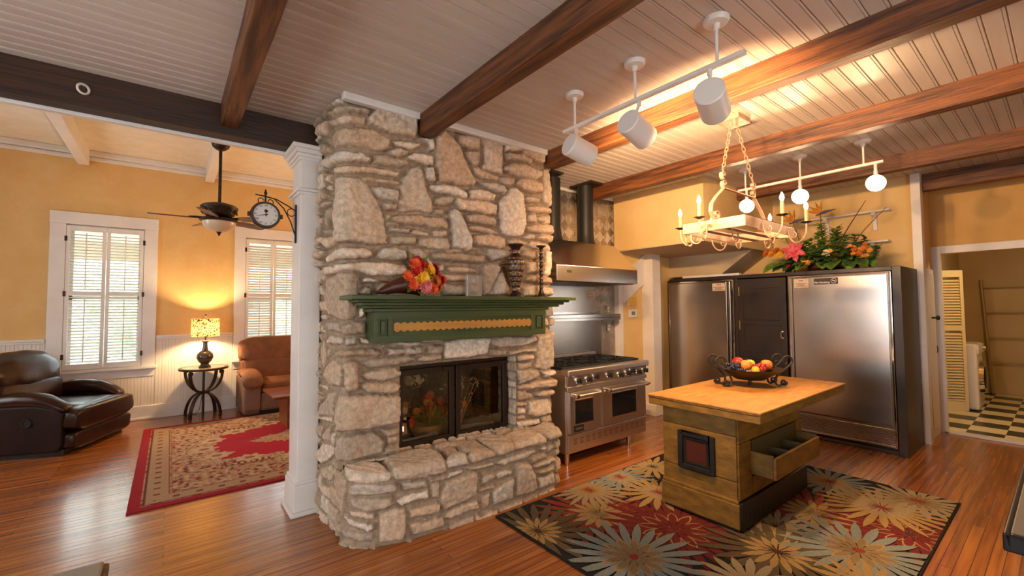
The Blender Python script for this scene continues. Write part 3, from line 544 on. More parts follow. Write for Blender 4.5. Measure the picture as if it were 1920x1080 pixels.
def grid_mesh(name, P, C, m, parent, drop=None, flip=False, extra=None):
    nr, nc = P.shape[:2]; idx = np.arange(nr*nc).reshape(nr, nc)
    q = np.stack([idx[:-1, :-1], idx[:-1, 1:], idx[1:, 1:], idx[1:, :-1]], -1).reshape(-1, 4)
    if drop is not None: q = q[~drop[:-1, :-1].reshape(-1)]
    if flip: q = q[:, ::-1]
    V = P.reshape(-1, 3); CC = C.reshape(-1, 3); F = q.tolist()
    if extra:
        for P2, C2 in extra:
            o = len(V); n2, m2 = P2.shape[:2]; i2 = np.arange(n2*m2).reshape(n2, m2)+o
            F += np.stack([i2[:-1, :-1], i2[:-1, 1:], i2[1:, 1:], i2[1:, :-1]], -1).reshape(-1, 4).tolist()
            V = np.concatenate([V, P2.reshape(-1, 3)]); CC = np.concatenate([CC, C2.reshape(-1, 3)])
    me = bpy.data.meshes.new(name); me.from_pydata(V.tolist(), [], F); me.materials.append(m)
    a = me.color_attributes.new('tint', 'FLOAT_COLOR', 'POINT')
    a.data.foreach_set('color', np.concatenate([CC, np.ones((len(CC), 1))], 1).ravel().astype(np.float32))
    me.polygons.foreach_set('use_smooth', [True]*len(me.polygons)); me.update()
    o = bpy.data.objects.new(name, me); COL.objects.link(o); o.parent = parent; return o
def path_points(segs, step):
    """segs: dense polyline -> resampled points and outward normals (walking with the room on the right hand side)."""
    p = np.array(segs, float); dl = np.r_[0, np.cumsum(np.linalg.norm(np.diff(p, axis=0), axis=1))]
    s = np.arange(0, dl[-1]+1e-6, step); X = np.interp(s, dl, p[:, 0]); Y = np.interp(s, dl, p[:, 1])
    t = np.gradient(np.stack([X, Y], -1), axis=0)
    k = 3; tt = sum(np.roll(t, q, 0) for q in range(-k, k+1)); tt[:k] = t[:k]; tt[-k:] = t[-k:]; tt /= np.linalg.norm(tt, axis=1, keepdims=True)
    return np.stack([X, Y], -1), np.stack([tt[:, 1], -tt[:, 0]], -1)
fp = thing('fireplace', 'tall pale rubble stone fireplace and chimney with raised curved hearth', 'fireplace', (0, 0, 0))
STEP = .0072; CY = 3.17
corner = lambda cx, cy, r, a0, a1: [(cx+r*math.cos(a0+(a1-a0)*i/8), cy+r*math.sin(a0+(a1-a0)*i/8)) for i in range(9)]
pth = [(.965, 3.85)]+corner(1.01, CY+.045, .045, PI, 1.5*PI)+corner(2.915, CY+.045, .045, -.5*PI, 0)+[(2.96, 3.98)]
xy, nn = path_points(pth, STEP)
zs = np.arange(-.005, 3.13, STEP)
P = np.zeros((len(zs), len(xy), 3)); P[..., :2] = xy[None]; P[..., 2] = zs[:, None]
Nn = np.zeros_like(P); Nn[..., :2] = nn[None]
P2, C2 = stone_surface(P, Nn, parse_st(ST_CHIM), 11, STEP)
OX0, OX1, OZ0, OZ1 = 1.385, 2.505, .40, 1.145
front = (np.abs(nn[:, 1]+1) < .02)
drop = (front & (xy[:, 0] > OX0) & (xy[:, 0] < OX1))[None, :] & ((zs > OZ0) & (zs < OZ1))[:, None]
def reveal(a, bq, zz0, zz1, nrm, seed):   # stone lining from point a (outer) to bq (inner)
    dd = math.dist(a, bq); nx = max(3, int(dd/STEP)); z = np.arange(zz0, zz1, STEP)
    Pq = np.zeros((len(z), nx, 3)); tq = np.linspace(0, 1, nx)
    Pq[..., 0] = (a[0]+(bq[0]-a[0])*tq)[None]; Pq[..., 1] = (a[1]+(bq[1]-a[1])*tq)[None]; Pq[..., 2] = z[:, None]
    Nq = np.zeros_like(Pq); Nq[..., 0] = nrm
    return stone_surface(Pq, Nq, [], seed, STEP, True, (.008, .02))
ex = [reveal((OX1-.004, CY-.035), (OX1+.0, CY+.16), .40, 1.16, -1, 5), reveal((OX0-.004, CY+.16), (OX0-.02, CY+.02), .40, 1.16, 1, 6)]
zt = np.linspace(0, 1, 12); Pt = np.zeros((12, 100, 3)); Pt[..., 0] = np.linspace(OX0-.02, OX1+.02, 100)[None]; Pt[..., 1] = (CY+.16-.18*zt)[:, None]; Pt[..., 2] = OZ1+.006
ex.append((Pt, np.ones_like(Pt)*MORT))
grid_mesh('chimney_breast', P2, C2, M_stone, fp, drop, False, ex)
# hearth
hp = [(.985, 3.34), (.958, 3.22), (.95, 3.12), (.962, 3.06), (.99, 3.01), (1.04, 2.965), (1.11, 2.925), (1.2, 2.885), (1.32, 2.855), (1.58, 2.838), (1.8, 2.822), (2.05, 2.818), (2.3, 2.828), (2.5, 2.842), (2.66, 2.858), (2.74, 2.875), (2.785, 2.91), (2.81, 2.97), (2.82, 3.05), (2.82, 3.22)]
hxy, hn = path_points(hp, STEP); HZ = .475; rr = .03
rows = []; nrm = []
for z in np.arange(-.004, HZ-rr, STEP):
    ov = .012*max(0, (z-.38)/.09); rows.append(np.c_[hxy+hn*ov, np.full(len(hxy), z)]); nrm.append(np.c_[hn, np.zeros(len(hxy))])
for a in np.linspace(0, PI/2, 6):
    rows.append(np.c_[hxy+hn*(.012+rr*(math.cos(a)-1)), np.full(len(hxy), HZ-rr+rr*math.sin(a))]); nrm.append(np.c_[hn*math.cos(a), np.full(len(hxy), math.sin(a))])
q0 = hxy+hn*(.012-rr); q1 = np.c_[np.clip(hxy[:, 0], 1.02, 2.78), np.full(len(hxy), 3.36)]
for u in np.linspace(0, 1, 60)[1:]:
    rows.append(np.c_[q0+(q1-q0)*u, np.full(len(hxy), HZ)]); nrm.append(np.c_[np.zeros((len(hxy), 2)), np.ones(len(hxy))])
P = np.stack(rows); Nn = np.stack(nrm)
P2, C2 = stone_surface(P, Nn, parse_st(ST_HEARTH), 23, STEP, True, (.018, .038), .4)
grid_mesh('hearth', P2, C2, M_stone, fp)
b = MB(); b.bx(.98, 2.95, 3.985, 4.1, 0, 3.15); b.build('chimney_back', mat('limestone_back', hx('#bfa68a'), .85, col2=hx('#aa937a'), ns=7, bump=.8, bs=9), fp)
# firebox lined with brick, dark metal frame and two glass doors
FBY = 3.95
b = MB(); b.bx(OX0-.1, OX0-.04, CY+.17, FBY, .38, 1.3); b.bx(OX1+.04, OX1+.1, CY+.17, FBY, .38, 1.3); b.bx(OX0-.1, OX1+.1, FBY, FBY+.05, .38, 1.3); b.bx(OX0-.1, OX1+.1, CY+.17, FBY, 1.25, 1.3); b.bx(OX0-.1, OX1+.1, CY+.1, FBY, .38, .455)
rg = random.Random(4)
for k in range(9):
    z0 = .46+k*.088; off = .1 if k % 2 else 0
    for xx in np.arange(OX0-.04-off, OX1+.04, .235): b.bx(max(xx, OX0-.04), min(xx+.225, OX1+.04), FBY-.012-rg.random()*.006, FBY, z0, z0+.078)
    for yy in np.arange(CY+.17-off, FBY, .235):
        y0, y1 = max(yy, CY+.17), min(yy+.225, FBY)
        if y1-y0 > .02: b.bx(OX1+.03-rg.random()*.006, OX1+.04, y0, y1, z0, z0+.078); b.bx(OX0-.04, OX0-.03, y0, y1, z0, z0+.078)
b.build('firebox', M_brick, fp, keep=True)
DY = 3.275
b = MB(); b.bx(OX0-.01, OX0+.022, DY, DY+.04, .46, 1.15); b.bx(OX1-.022, OX1+.01, DY, DY+.04, .46, 1.15); b.bx(OX0, OX1, DY, DY+.04, 1.105, 1.15); b.bx(OX0, OX1, DY-.01, DY+.04, .455, .485); b.bx(1.92, 1.935, DY+.012, DY+.03, .48, 1.11)
b.build('door_frame', M_bronze, fp, bevel=.003)
for x0, x1, hx_ in ((OX0+.024, 1.918, 1), (1.937, OX1-.024, -1)):
    b = MB(); w = .045; b.bx(x0, x0+w, DY-.02, DY+.012, .49, 1.1); b.bx(x1-w, x1, DY-.02, DY+.012, .49, 1.1); b.bx(x0+w, x1-w, DY-.02, DY+.012, .49, .49+w); b.bx(x0+w, x1-w, DY-.02, DY+.012, 1.1-w, 1.1)
    d = b.build('glass_door', M_bronze, fp, bevel=.003)
    b = MB(); b.bx(x0+w-.005, x1-w+.005, DY-.006, DY-.002, .53, 1.06); b.build('pane', M_fglass, d)
    hx0 = x1-.11 if hx_ > 0 else x0+.02
    b = MB(); b.bx(hx0, hx0+.09, DY-.04, DY-.02, 1.075, 1.098); b.build('handle', M_bronze, d, bevel=.003)
# ------------------------------------------------------------------ mantel
mt = thing('mantel_shelf', 'worn green wooden mantel shelf with a scalloped gold strip on the stone chimney', 'mantel', (0, 0, 0))
MY = 3.0
b = MB(); b.bx(.935, 3.03, 2.885, 3.16, 1.652, 1.682); b.build('shelf_board', M_green, mt, bevel=.005)
b = MB()
for x0, x1, y, z0, z1 in ((.985, 2.97, 2.915, 1.634, 1.652), (1.02, 2.93, 2.945, 1.612, 1.634), (1.055, 2.885, 2.965, 1.592, 1.612), (1.09, 2.77, 2.985, 1.565, 1.592)): b.bx(x0, x1, y, 3.16, z0, z1)
b.build('crown_moulding', M_green, mt, bevel=.007)
b = MB(); b.bx(1.125, 2.735, 3.01, 3.16, 1.345, 1.57); b.bx(1.125, 2.735, 2.995, 3.01, 1.52, 1.57); b.bx(1.125, 2.735, 2.995, 3.01, 1.345, 1.395)
for x0, x1 in ((1.125, 1.155), (1.225, 1.265), (2.565, 2.61), (2.70, 2.735)): b.bx(x0, x1, 2.995, 3.01, 1.395, 1.52)
b.build('frieze_panel', M_green, mt, bevel=.003)
for x0, x1 in ((1.155, 1.225), (2.61, 2.70)):
    b = MB(); b.bx(x0+.02, x1-.02, 2.99, 3.01, 1.41, 1.505); b.build('pilaster_block', M_green, mt, bevel=.006)
b = MB(); xs_ = np.linspace(1.268, 2.562, 24*8+1); up = [(x, 1.478+.013*abs(math.sin(PI*(i/8)))) for i, x in enumerate(xs_)]; dn = [(x, 1.434-.013*abs(math.sin(PI*(i/8)))) for i, x in enumerate(xs_)]
vs = []; fs = []
for (x, zu), (_, zd) in zip(up, dn): vs += [(x, 2.997, zd), (x, 2.997, zu), (x, 3.012, zd), (x, 3.012, zu)]
for i in range(len(xs_)-1): fs += [(4*i, 4*i+4, 4*i+5, 4*i+1), (4*i+1, 4*i+5, 4*i+7, 4*i+3), (4*i, 4*i+2, 4*i+6, 4*i+4)]
b.add(vs, fs); tag(b.build('scalloped_strip', M_gold, mt), 'scalloped gold strip')
# ------------------------------------------------------------------ things on the mantel
MZ = 1.682
M_horn = mat('dark_brown_horn_wood', hx('#3a1d14'), .35, col2=hx('#5d2f1c'), ns=6, stretch=(1, 5, 5), bump=.2)
c = thing('cornucopia', 'dark brown wooden cornucopia lying on the mantel with its tip pointing away from the flowers', 'ornament', (1.13, 2.985, MZ))
b = MB(); pts = []; rr_ = []
for i in range(21):
    t = i/20; pts.append((.02+t*.32, .02*t, .022+.066*t+.02*math.sin(t*PI))); rr_.append(.012+.074*t**.7)
b.tube(pts, rr_, 20); b.build('horn', M_horn, c, True)
b = MB(); b.ell((.012, 0, .02), (.014, .012, .012)); b.build('horn_tip', M_black, c, True)
def fmat(n, a, b2): return mat(n, hx(a), .6, col2=hx(b2), ns=30)
F_red, F_or, F_ye, F_ros, F_rust, F_pink = fmat('red_petals', '#b01414', '#d62a1e'), fmat('orange_red_petals', '#e0431c', '#f06a30'), fmat('yellow_petals', '#e8a412', '#f5c52c'), fmat('crimson_petals', '#8f0f1d', '#b81f2c'), fmat('rust_petals', '#a8481a', '#cf7326'), fmat('pink_petals', '#c93f4a', '#e8949a')
F_cream = fmat('cream_petals', '#d9c29a', '#ead9b8'); F_mar = fmat('marigold_petals', '#c8741c', '#e0972e')
L_olive, L_green, L_dk = fmat('olive_leaf', '#5d5a24', '#7a6d2c'), fmat('mid_green_leaf', '#4d7029', '#779a3c'), fmat('dark_green_leaf', '#37552b', '#567338')
def petal(mb, d, up, c, L, w, lift=.3, curl=.0):
    d = Vector(d).normalized(); up = Vector(up).normalized(); s_ = d.cross(up).normalized(); c = Vector(c); vs = []
    for t, ww in ((0, .25), (.35, .9), (.7, 1), (1, .15)):
        p = c+d*L*t+up*(lift*L*t-curl*L*t*t); vs += [tuple(p-s_*w*ww/2+up*w*.12), tuple(p), tuple(p+s_*w*ww/2+up*w*.12)]
    o = len(mb.v); mb.add(vs, [(3*i+k, 3*i+k+1, 3*i+k+4, 3*i+k+3) for i in range(3) for k in range(2)])
def blossom(parent, name, c, n, r, mt_, rings=3, npet=12, wf=.34, centre=None, cr=.18):
    n = Vector(n).normalized(); a = n.orthogonal().normalized(); b2 = n.cross(a); mb = MB()
    for k in range(rings):
        m_ = max(5, npet-2*k)
        for i in range(m_):
            t = 2*PI*(i+.5*k)/m_; d = a*math.cos(t)+b2*math.sin(t)
            petal(mb, d, n, Vector(c)+n*r*.06*k, r*(1-.24*k), r*wf, .12+.38*k, .15)
    if rings: 
        mb.cur = 1; q = n.to_track_quat('Z', 'Y').to_matrix().to_4x4(); mb.M = Matrix.Translation(Vector(c))@q; mb.ell((0, 0, r*.2), (r*cr, r*cr, r*.16), 10, 6)
    return mb.build(name, [mt_, centre or mt_], parent, True, ang=0)
def leaf(parent, c, d, up, L, w, mt_, name='leaf', lift=.1, curl=.3, lobes=0):
    mb = MB(); d = Vector(d).normalized(); s_ = d.cross(Vector(up)).normalized(); u_ = s_.cross(d).normalized(); c = Vector(c); vs = []; N_ = 10
    for i in range(N_+1):
        t = i/N_; ww = w*math.sin(PI*min(1, t*.93+.05))**.8*(1+(.35*math.cos(2*PI*lobes*t) if lobes else 0))
        p = c+d*L*t+u_*(lift*L*t-curl*L*t*t); vs += [tuple(p-s_*ww/2+u_*ww*.18), tuple(p), tuple(p+s_*ww/2+u_*ww*.18)]
    mb.add(vs, [(3*i+k, 3*i+k+1, 3*i+k+4, 3*i+k+3) for i in range(N_) for k in range(2)])
    return mb.build(name, mt_, parent, True, ang=0)
bq = thing('flower_bunch', 'bunch of red, orange and yellow silk flowers spilling from the horn on the mantel', 'flowers', (1.44, 2.975, MZ+.022))
rg = random.Random(3)
FL = [(-.075, -.03, .115, F_or, .055), (-.03, -.07, .15, F_red, .055), (.03, -.04, .205, F_red, .055), (.0, -.085, .10, F_ye, .068), (.075, -.05, .165, F_ye, .06), (.135, -.03, .135, F_ros, .06), (-.045, -.06, .21, F_or, .05), (.02, -.1, .045, F_pink, .062), (.11, -.08, .085, F_rust, .055), (.15, -.05, .05, F_rust, .05), (.085, -.1, .03, F_or, .045), (-.055, -.07, .06, F_or, .05), (.135, -.02, .19, F_ros, .05), (-.01, -.02, .24, F_ros, .045), (.175, -.06, .1, F_red, .045)]
for x, y, z, mm, r in FL: blossom(bq, 'blossom', (x, y, z), (x*2.2, y*3-.25, z-.05), r, mm, 3, 14, .36, F_ye if mm is F_ye else mm)
for x, y, z, L, mm in ((-.10, -.05, .2, .1, L_olive), (-.07, -.03, .26, .1, L_olive), (-.12, -.06, .08, .1, L_olive), (-.1, -.07, .04, .1, L_olive), (.05, -.06, .24, .09, L_green), (.09, -.1, .13, .09, L_green), (.18, -.06, .04, .08, F_rust), (-.02, -.09, .02, .08, L_green), (.2, -.05, .03, .07, F_rust)):
    leaf(bq, (x*.4, y*.5, z*.8), (x, y*1.2, z-.1+.04), (0, -.5, 1), L, L*.55, mm, lobes=3)
b = MB()
for x, y, z, mm, r in FL: b.tube([(0, .0, .055), (x*.6, y*.5, z*.7), (x*.97, y*.95, z*.98)], .004, 6)
b.build('stems', L_olive, bq, True)
ac = thing('photo_stand', 'clear acrylic display frame standing on the mantel beside the inlaid vase', 'frame', (1.97, 3.02, MZ), .12)
b = MB(); b.bx(-.08, .08, -.006, .006, 0, .175); b.build('sheet', M_acryl, ac, bevel=.002)
b = MB(); b.bx(-.08, .08, -.03, .05, -.0, .006); b.build('base', M_acryl, ac, bevel=.002)
b = MB(); b.bx(-.083, -.07, -.01, .01, 0, .178); b.build('end_post', M_acryl, ac, bevel=.003)
M_ebony = mat('polished_ebony', hx('#2a150c'), .3); M_inlay = mat('bone_inlay_bands', hx('#a98d6a'), .45, col2=hx('#5a3d24'), ns=70, mix=(.42, .5))
v = thing('vase', 'tall banded dark wood vase with bone inlay on the mantel', 'vase', (2.40, 3.01, MZ))
prof = [(.066, 0), (.066, .012), (.05, .03), (.034, .05), (.036, .09), (.05, .13), (.066, .19), (.08, .26), (.085, .31), (.07, .345), (.04, .375), (.034, .41), (.05, .44), (.068, .455), (.068, .467), (.03, .462)]
b = MB(); b.lathe(prof, 36); b.build('vase_body', M_ebony, v, True, ang=.9)
def rad_at(z):
    for (r0, z0), (r1, z1) in zip(prof, prof[1:]):
        if z0 <= z <= z1 and z1 > z0: return r0+(r1-r0)*(z-z0)/(z1-z0)
    return .03
for z0, z1 in ((.055, .08), (.098, .128), (.142, .172), (.186, .22), (.234, .276), (.29, .318), (.33, .346), (.385, .41)):
    b = MB(); b.lathe([(rad_at(z0)+.0015, z0), (rad_at((z0+z1)/2)+.003, (z0+z1)/2), (rad_at(z1)+.0015, z1)], 36, cap=False); b.build('inlay_band', M_inlay, v, True, ang=0)
cs = thing('candlestick', 'slender turned dark candlestick at the end of the mantel beside the vase', 'candlestick', (2.72, 3.03, MZ))
pf = [(.05, 0), (.05, .01), (.034, .022), (.024, .05), (.018, .07)]
for k in range(9): z = .08+k*.04; pf += [(.015, z), (.021, z+.01), (.021, z+.018), (.014, z+.03)]
pf += [(.014, .445), (.022, .46), (.046, .474), (.046, .482), (.02, .478)]
b = MB(); b.lathe(pf, 24); b.build('turned_stem', M_ebony, cs, True, ang=.8)
for k in range(0, 9, 2):
    b = MB(); b.lathe([(.0205, .088+k*.04), (.0222, .094+k*.04), (.0205, .1+k*.04)], 24, cap=False); b.build('inlay_ring', M_inlay, cs, True, ang=0)
# ------------------------------------------------------------------ dried flowers inside the firebox
vz = thing('glass_vase', 'silvery glass vase inside the firebox behind the glass door', 'vase', (1.56, 3.46, .455))
b = MB(); b.lathe([(.04, 0), (.05, .03), (.06, .1), (.045, .15), (.035, .19), (.05, .22)], 24, cap=False, mod=lambda a: 1+.06*math.cos(8*a)); b.build('vase_body', M_chrome, vz, True)
hy = thing('white_hydrangea', 'white hydrangea head standing tall inside the firebox', 'flowers', (1.70, 3.55, .455))
b = MB(); b.tube([(-.12, -.08, .1), (-.08, -.04, .3), (0, 0, .5)], .006); b.build('stem', L_olive, hy, True)
b = MB()
for i in range(90):
    u, w = rg.uniform(-1, 1), rg.uniform(0, 2*PI); s_ = math.sqrt(1-u*u); c_ = Vector((s_*math.cos(w), s_*math.sin(w), u)); p = Vector((0, 0, .53))+Vector((c_.x*.1, c_.y*.08, c_.z*.085))
    for k in range(4):
        a = c_.orthogonal().normalized(); b2_ = c_.cross(a); t = PI/2*k+i; petal(b, a*math.cos(t)+b2_*math.sin(t), c_, p, .022, .02, .1)
b.build('flower_head', F_cream, hy, True, ang=0)
ar = thing('dried_flower_arrangement', 'autumn dried flower arrangement in the firebox behind the glass doors', 'flowers', (1.85, 3.62, .455))
b = MB(); b.lathe([(.12, 0), (.15, .05), (.14, .1)], 24, cap=True); b.build('basket', M_gold, ar, True)
for i in range(34):
    x = rg.uniform(-.3, .34); z = .1+.26*rg.random()*(1-abs(x)*1.4)+.02; y = rg.uniform(-.13, .05)
    blossom(ar, 'blossom', (x, y, z), (x, -1, .5), rg.uniform(.03, .05), rg.choice([F_mar, F_ye, F_rust, F_or, F_mar, F_ye, F_red, F_cream]), 2, 10, .4)
for i in range(26):
    a = rg.uniform(-1.4, 1.4); leaf(ar, (0, -.05, .08), (math.sin(a), -.4, .2+rg.random()*.8), (0, -1, .4), rg.uniform(.12, .25), .05, rg.choice([L_olive, L_green, F_rust]))
bb = thing('dried_sprays', 'pale dried flower sprays inside the firebox near the hinge of the second glass door', 'flowers', (2.1, 3.5, .455))
for i in range(46):
    a = rg.uniform(-.9, .9); h = rg.uniform(.2, .5); t_ = Vector((math.sin(a)*h*.6, rg.uniform(-.08, .08), h))
    b = MB(); b.tube([(0, 0, 0), tuple(t_*.5+Vector((0, 0, .04))), tuple(t_)], .0015, 5); 
    for k in range(5): b.ell(tuple(t_+Vector((rg.uniform(-.02, .02), rg.uniform(-.02, .02), rg.uniform(-.03, .02)))), (.007, .007, .007), 6, 4)
    b.build('spray', rg.choice([F_cream, F_cream, F_ros]), bb, True)
M_birch = mat('white_birch_bark', hx('#b9b2a4'), .7, col2=hx('#5f564a'), ns=5, stretch=(1, 1, 1), mix=(.5, .7))
for i, (x, y, rz, l) in enumerate(((1.62, 3.36, .12, 'pale birch log lying on the firebox floor behind the first glass door'), (2.2, 3.40, -.2, 'pale birch log lying on the firebox floor behind the second glass door'))):
    lg = thing('birch_log', l, 'log', (x, y, .497), rz); b = MB(); b.cyl((-.2, 0, 0), (.2, 0, 0), .04, .036, 18, False); b.build('bark', M_birch, lg, True)
    b = MB(); b.cyl((-.202, 0, 0), (.202, 0, 0), .035, .031, 18); b.build('cut_wood', M_gold, lg, True)
# ------------------------------------------------------------------ range
rg_ = thing('kitchen_range', 'stainless steel double oven range with black burners beside the stone chimney', 'stove', (0, 0, 0))
X0, X1, YF, YB = 3.125, 4.44, 3.14, 3.93
b = MB(); b.bx(X0, X1, YF, YB, .12, .915); b.build('body', M_satin, rg_, bevel=.004)
b = MB(); b.bx(X0-.012, X1+.012, YF-.06, YF+.06, .895, .957); b.build('front_rail', M_satin, rg_, bevel=.012, seg=3)
b = MB(); b.bx(X0, X1, YF+.06, YB, .915, .945); b.bx(X0, X1, YB-.04, YB, .945, 1.0); b.build('cooktop', M_satin, rg_, bevel=.003)
b = MB(); b.add([(X0+.01, YF-.035, .895), (X1-.01, YF-.035, .895), (X1-.01, YF-.02, .795), (X0+.01, YF-.02, .795), (X0+.01, YF+.02, .895), (X1-.01, YF+.02, .895), (X1-.01, YF+.02, .795), (X0+.01, YF+.02, .795)], [(0, 1, 2, 3), (4, 7, 6, 5), (0, 4, 5, 1), (3, 2, 6, 7), (0, 3, 7, 4), (1, 5, 6, 2)])
b.build('control_panel', M_satin, rg_, bevel=.003)
b = MB(); b.bx(X0-.0, X1, YF-.03, YF+.01, .745, .79); b.build('bullnose_strip', M_satin, rg_, bevel=.006)
for x, z in ((3.27, .842), (3.42, .842), (3.53, .86), (3.745, .853), (3.935, .84), (4.067, .846), (4.15, .864), (4.26, .84), (4.385, .846)):
    b = MB(); b.cyl((x, YF-.028, z), (x, YF-.045, z), .034, .03, 24); k = b.build('knob', M_chrome, rg_, True)
    b = MB(); b.cyl((x, YF-.045, z), (x, YF-.075, z), .025, .022, 20); b.bx(x-.007, x+.007, YF-.088, YF-.074, z-.024, z+.024); b.build('grip', M_black, k, True)
for x0, x1, wz0, wz1, wx0, wx1 in ((3.16, 3.615, .42, .645, 3.23, 3.485), (3.655, 4.405, .40, .645, 3.80, 4.21)):
    b = MB(); w = YF-.035
    b.bx(x0, wx0, w, YF, .325, .735); b.bx(wx1, x1, w, YF, .325, .735); b.bx(wx0, wx1, w, YF, .325, wz0); b.bx(wx0, wx1, w, YF, wz1, .735)
    d = b.build('oven_door', M_satin, rg_)
    b = MB(); b.bx(wx0-.012, wx1+.012, w-.006, w+.004, wz0-.012, wz1+.012); b.build('window_frame', M_chrome, d, bevel=.005)
    b = MB(); b.bx(wx0, wx1, w-.009, w-.004, wz0, wz1); b.build('window', M_ovenglass, d, bevel=.003)
    b = MB(); b.cyl((x0+.02, w-.055, .70), (x1-.0, w-.055, .70), .015, None, 16); b.ell((x1, w-.055, .7), (.015, .015, .015), 12, 8); b.build('handle', M_satin, d, True)
    for xx in (x0+.045, x1-.045): MB().bx(xx-.022, xx+.022, w-.07, w, .678, .722).build('handle_bracket', M_chrome, d, bevel=.008, seg=3)
b = MB(); b.bx(X0+.02, X1-.02, YF-.02, YF, .13, .305); b.build('kick_panel', M_satin, rg_, bevel=.004)
b = MB()
for i in range(13):
    x = X0+.09+i*.092
    for z in (.26, .245, .225, .21): b.bx(x, x+.055-(.01 if z in (.245, .225) else 0), YF-.0215, YF-.02, z, z+.004)
b.build('louvre_slots', M_dark, rg_)
for x, y in ((X0+.05, YF+.04), (X1-.27, YF+.04), (X0+.05, YB-.06), (X1-.27, YB-.06)):
    b = MB(); b.cyl((x, y, 0), (x, y, .12), .021, .027, 16); b.build('leg', M_chrome, rg_, True)
b = MB(); b.bx(3.205, 3.345, YF-.042, YF-.035, .335, .40); bd = b.build('badge', M_black, rg_, bevel=.002)
text_part('badge_lettering', 'VIKING', .034, face_mtx((3.275, YF-.0435, .366), (1, 0, 0)), M_satin, bd)
for gx0, gx1 in ((3.15, 3.57), (3.58, 4.0), (4.01, 4.42)):
    b = MB(); z0, z1 = .958, .975; gy0, gy1 = YF+.075, YB-.09
    for y in (gy0, (gy0+gy1)/2, gy1): b.bx(gx0, gx1, y-.008, y+.008, z0-.012, z1)
    for x in (gx0+.006, gx1-.006): b.bx(x-.008, x+.008, gy0, gy1, z0-.012, z1)
    for yc in ((gy0*.75+gy1*.25), (gy0*.25+gy1*.75)):
        xc = (gx0+gx1)/2
        for a in range(8):
            t = a*PI/4; b.M = Matrix.Translation((xc, yc, 0))@Matrix.Rotation(t, 4, 'Z'); b.bx(.035, .145 if a % 2 == 0 else .17, -.006, .006, z0, z1+.006)
        b.M = Matrix()
    b.build('grate', M_blackm, rg_, keep=True)
    for yc in ((gy0*.75+gy1*.25), (gy0*.25+gy1*.75)):
        b = MB(); b.lathe([(.06, .946), (.062, .955), (.045, .963), (.02, .966)], 20, c=((gx0+gx1)/2, yc, 0)); b.build('burner', M_blackm, rg_, True)
b = MB(); b.bx(X0+.02, X1-.02, YF+.065, YB-.06, .945, .949); b.build('drip_tray', M_blackm, rg_)
# ------------------------------------------------------------------ hood with two black exhaust pipes
hd = thing('range_hood', 'stainless steel canopy range hood with black exhaust pipes above the range', 'range hood', (0, 0, 0))
HX0, HX1 = 3.135, 4.50
b = MB(); b.M = Matrix(((0, 0, 1, 0), (1, 0, 0, 0), (0, 1, 0, 0), (0, 0, 0, 1)))
b.prism([(3.255, 1.862), (3.255, 2.03), (3.60, 2.365), (3.985, 2.365), (3.985, 1.862)], HX0, HX1); b.build('canopy', M_steelh, hd, bevel=.004)
b = MB(); b.bx(HX0+.03, HX1-.03, 3.29, 3.96, 1.855, 1.863); b.build('filter_panel', M_dark, hd)
b = MB(); b.bx(3.29, 3.35, 3.25, 3.256, 1.955, 1.98); bd = b.build('badge', M_black, hd, bevel=.001)
text_part('badge_lettering', 'VIKING', .017, face_mtx((3.32, 3.2495, 1.967), (1, 0, 0)), M_steel, bd, .0008)
for x in (3.52, 4.09):
    b = MB(); b.lathe([(.125, 2.365), (.108, 2.42), (.1, 2.5), (.1, 3.10)], 28, c=(x, 3.72, 0)); b.build('exhaust_pipe', mat('black_stovepipe', (.022, .02, .018), .45, .3), hd, True)
# backsplash, shelf rail, wall plates
b = MB(); b.bx(3.06, 4.64, 3.958, 3.975, .93, 1.40); b.bx(3.06, 4.50, 3.958, 3.975, 1.40, 1.86); o = b.build('backsplash_panel', M_steel); tag(o, 'brushed steel backsplash panel behind the range', 'backsplash')
sh = thing('warming_shelf', 'narrow stainless steel shelf on the wall above the range', 'shelf', (0, 0, 0))
b = MB(); b.bx(3.06, 4.86, 3.80, 3.958, 1.44, 1.452); b.bx(3.06, 4.86, 3.80, 3.812, 1.41, 1.49); b.build('shelf_board', M_steelh, sh, bevel=.003)
b = MB(); b.bx(3.06, 4.60, 3.94, 3.958, 1.492, 1.52); b.build('back_rail', M_steelh, sh)
o = tag(MB().bx(4.36, 4.52, 3.954, 3.958, 1.69, 1.79).build('paper_notice', M_label), 'small printed paper notice stuck on the steel panel under the hood', 'notice')
for i in range(4): tag(MB().bx(4.375, 4.505-.03*(i == 3), 3.9532, 3.954, 1.705+.02*i, 1.711+.02*i).build('print_line', M_ink, o), None)
def plate(name, label, cat, x, z, y, dy):
    t = thing(name, label, cat, (x, y, z)); b = MB(); b.bx(-.036, .036, -.006, 0, -.058, .058); b.build('cover_plate', M_tin, t, bevel=.003)
    for dz in (.022, -.022):
        b = MB(); b.bx(-.016, .016, -.010, -.005, dz-.015, dz+.015); b.build('socket', M_white, t, bevel=.003)
plate('wall_outlet', 'upper metal wall outlet on the tin tiles, above the steel shelf', 'outlet', 4.815, 1.545, 3.978, 0)
plate('wall_outlet', 'lower metal wall outlet on the tin tiles, below the steel shelf', 'outlet', 4.82, 1.295, 3.978, 0)
th_ = thing('thermostat', 'white thermostat with a small screen on the yellow stair wall', 'thermostat', (5.31, 3.95, 1.485)); b = MB(); b.bx(-.085, .085, -.03, 0, -.06, .06); b.build('housing', M_whitem, th_, bevel=.008, seg=3)
b = MB(); b.bx(-.045, .035, -.032, -.029, -.022, .03); b.build('screen', mat('lcd_screen', hx('#5f8f86'), .2), th_)
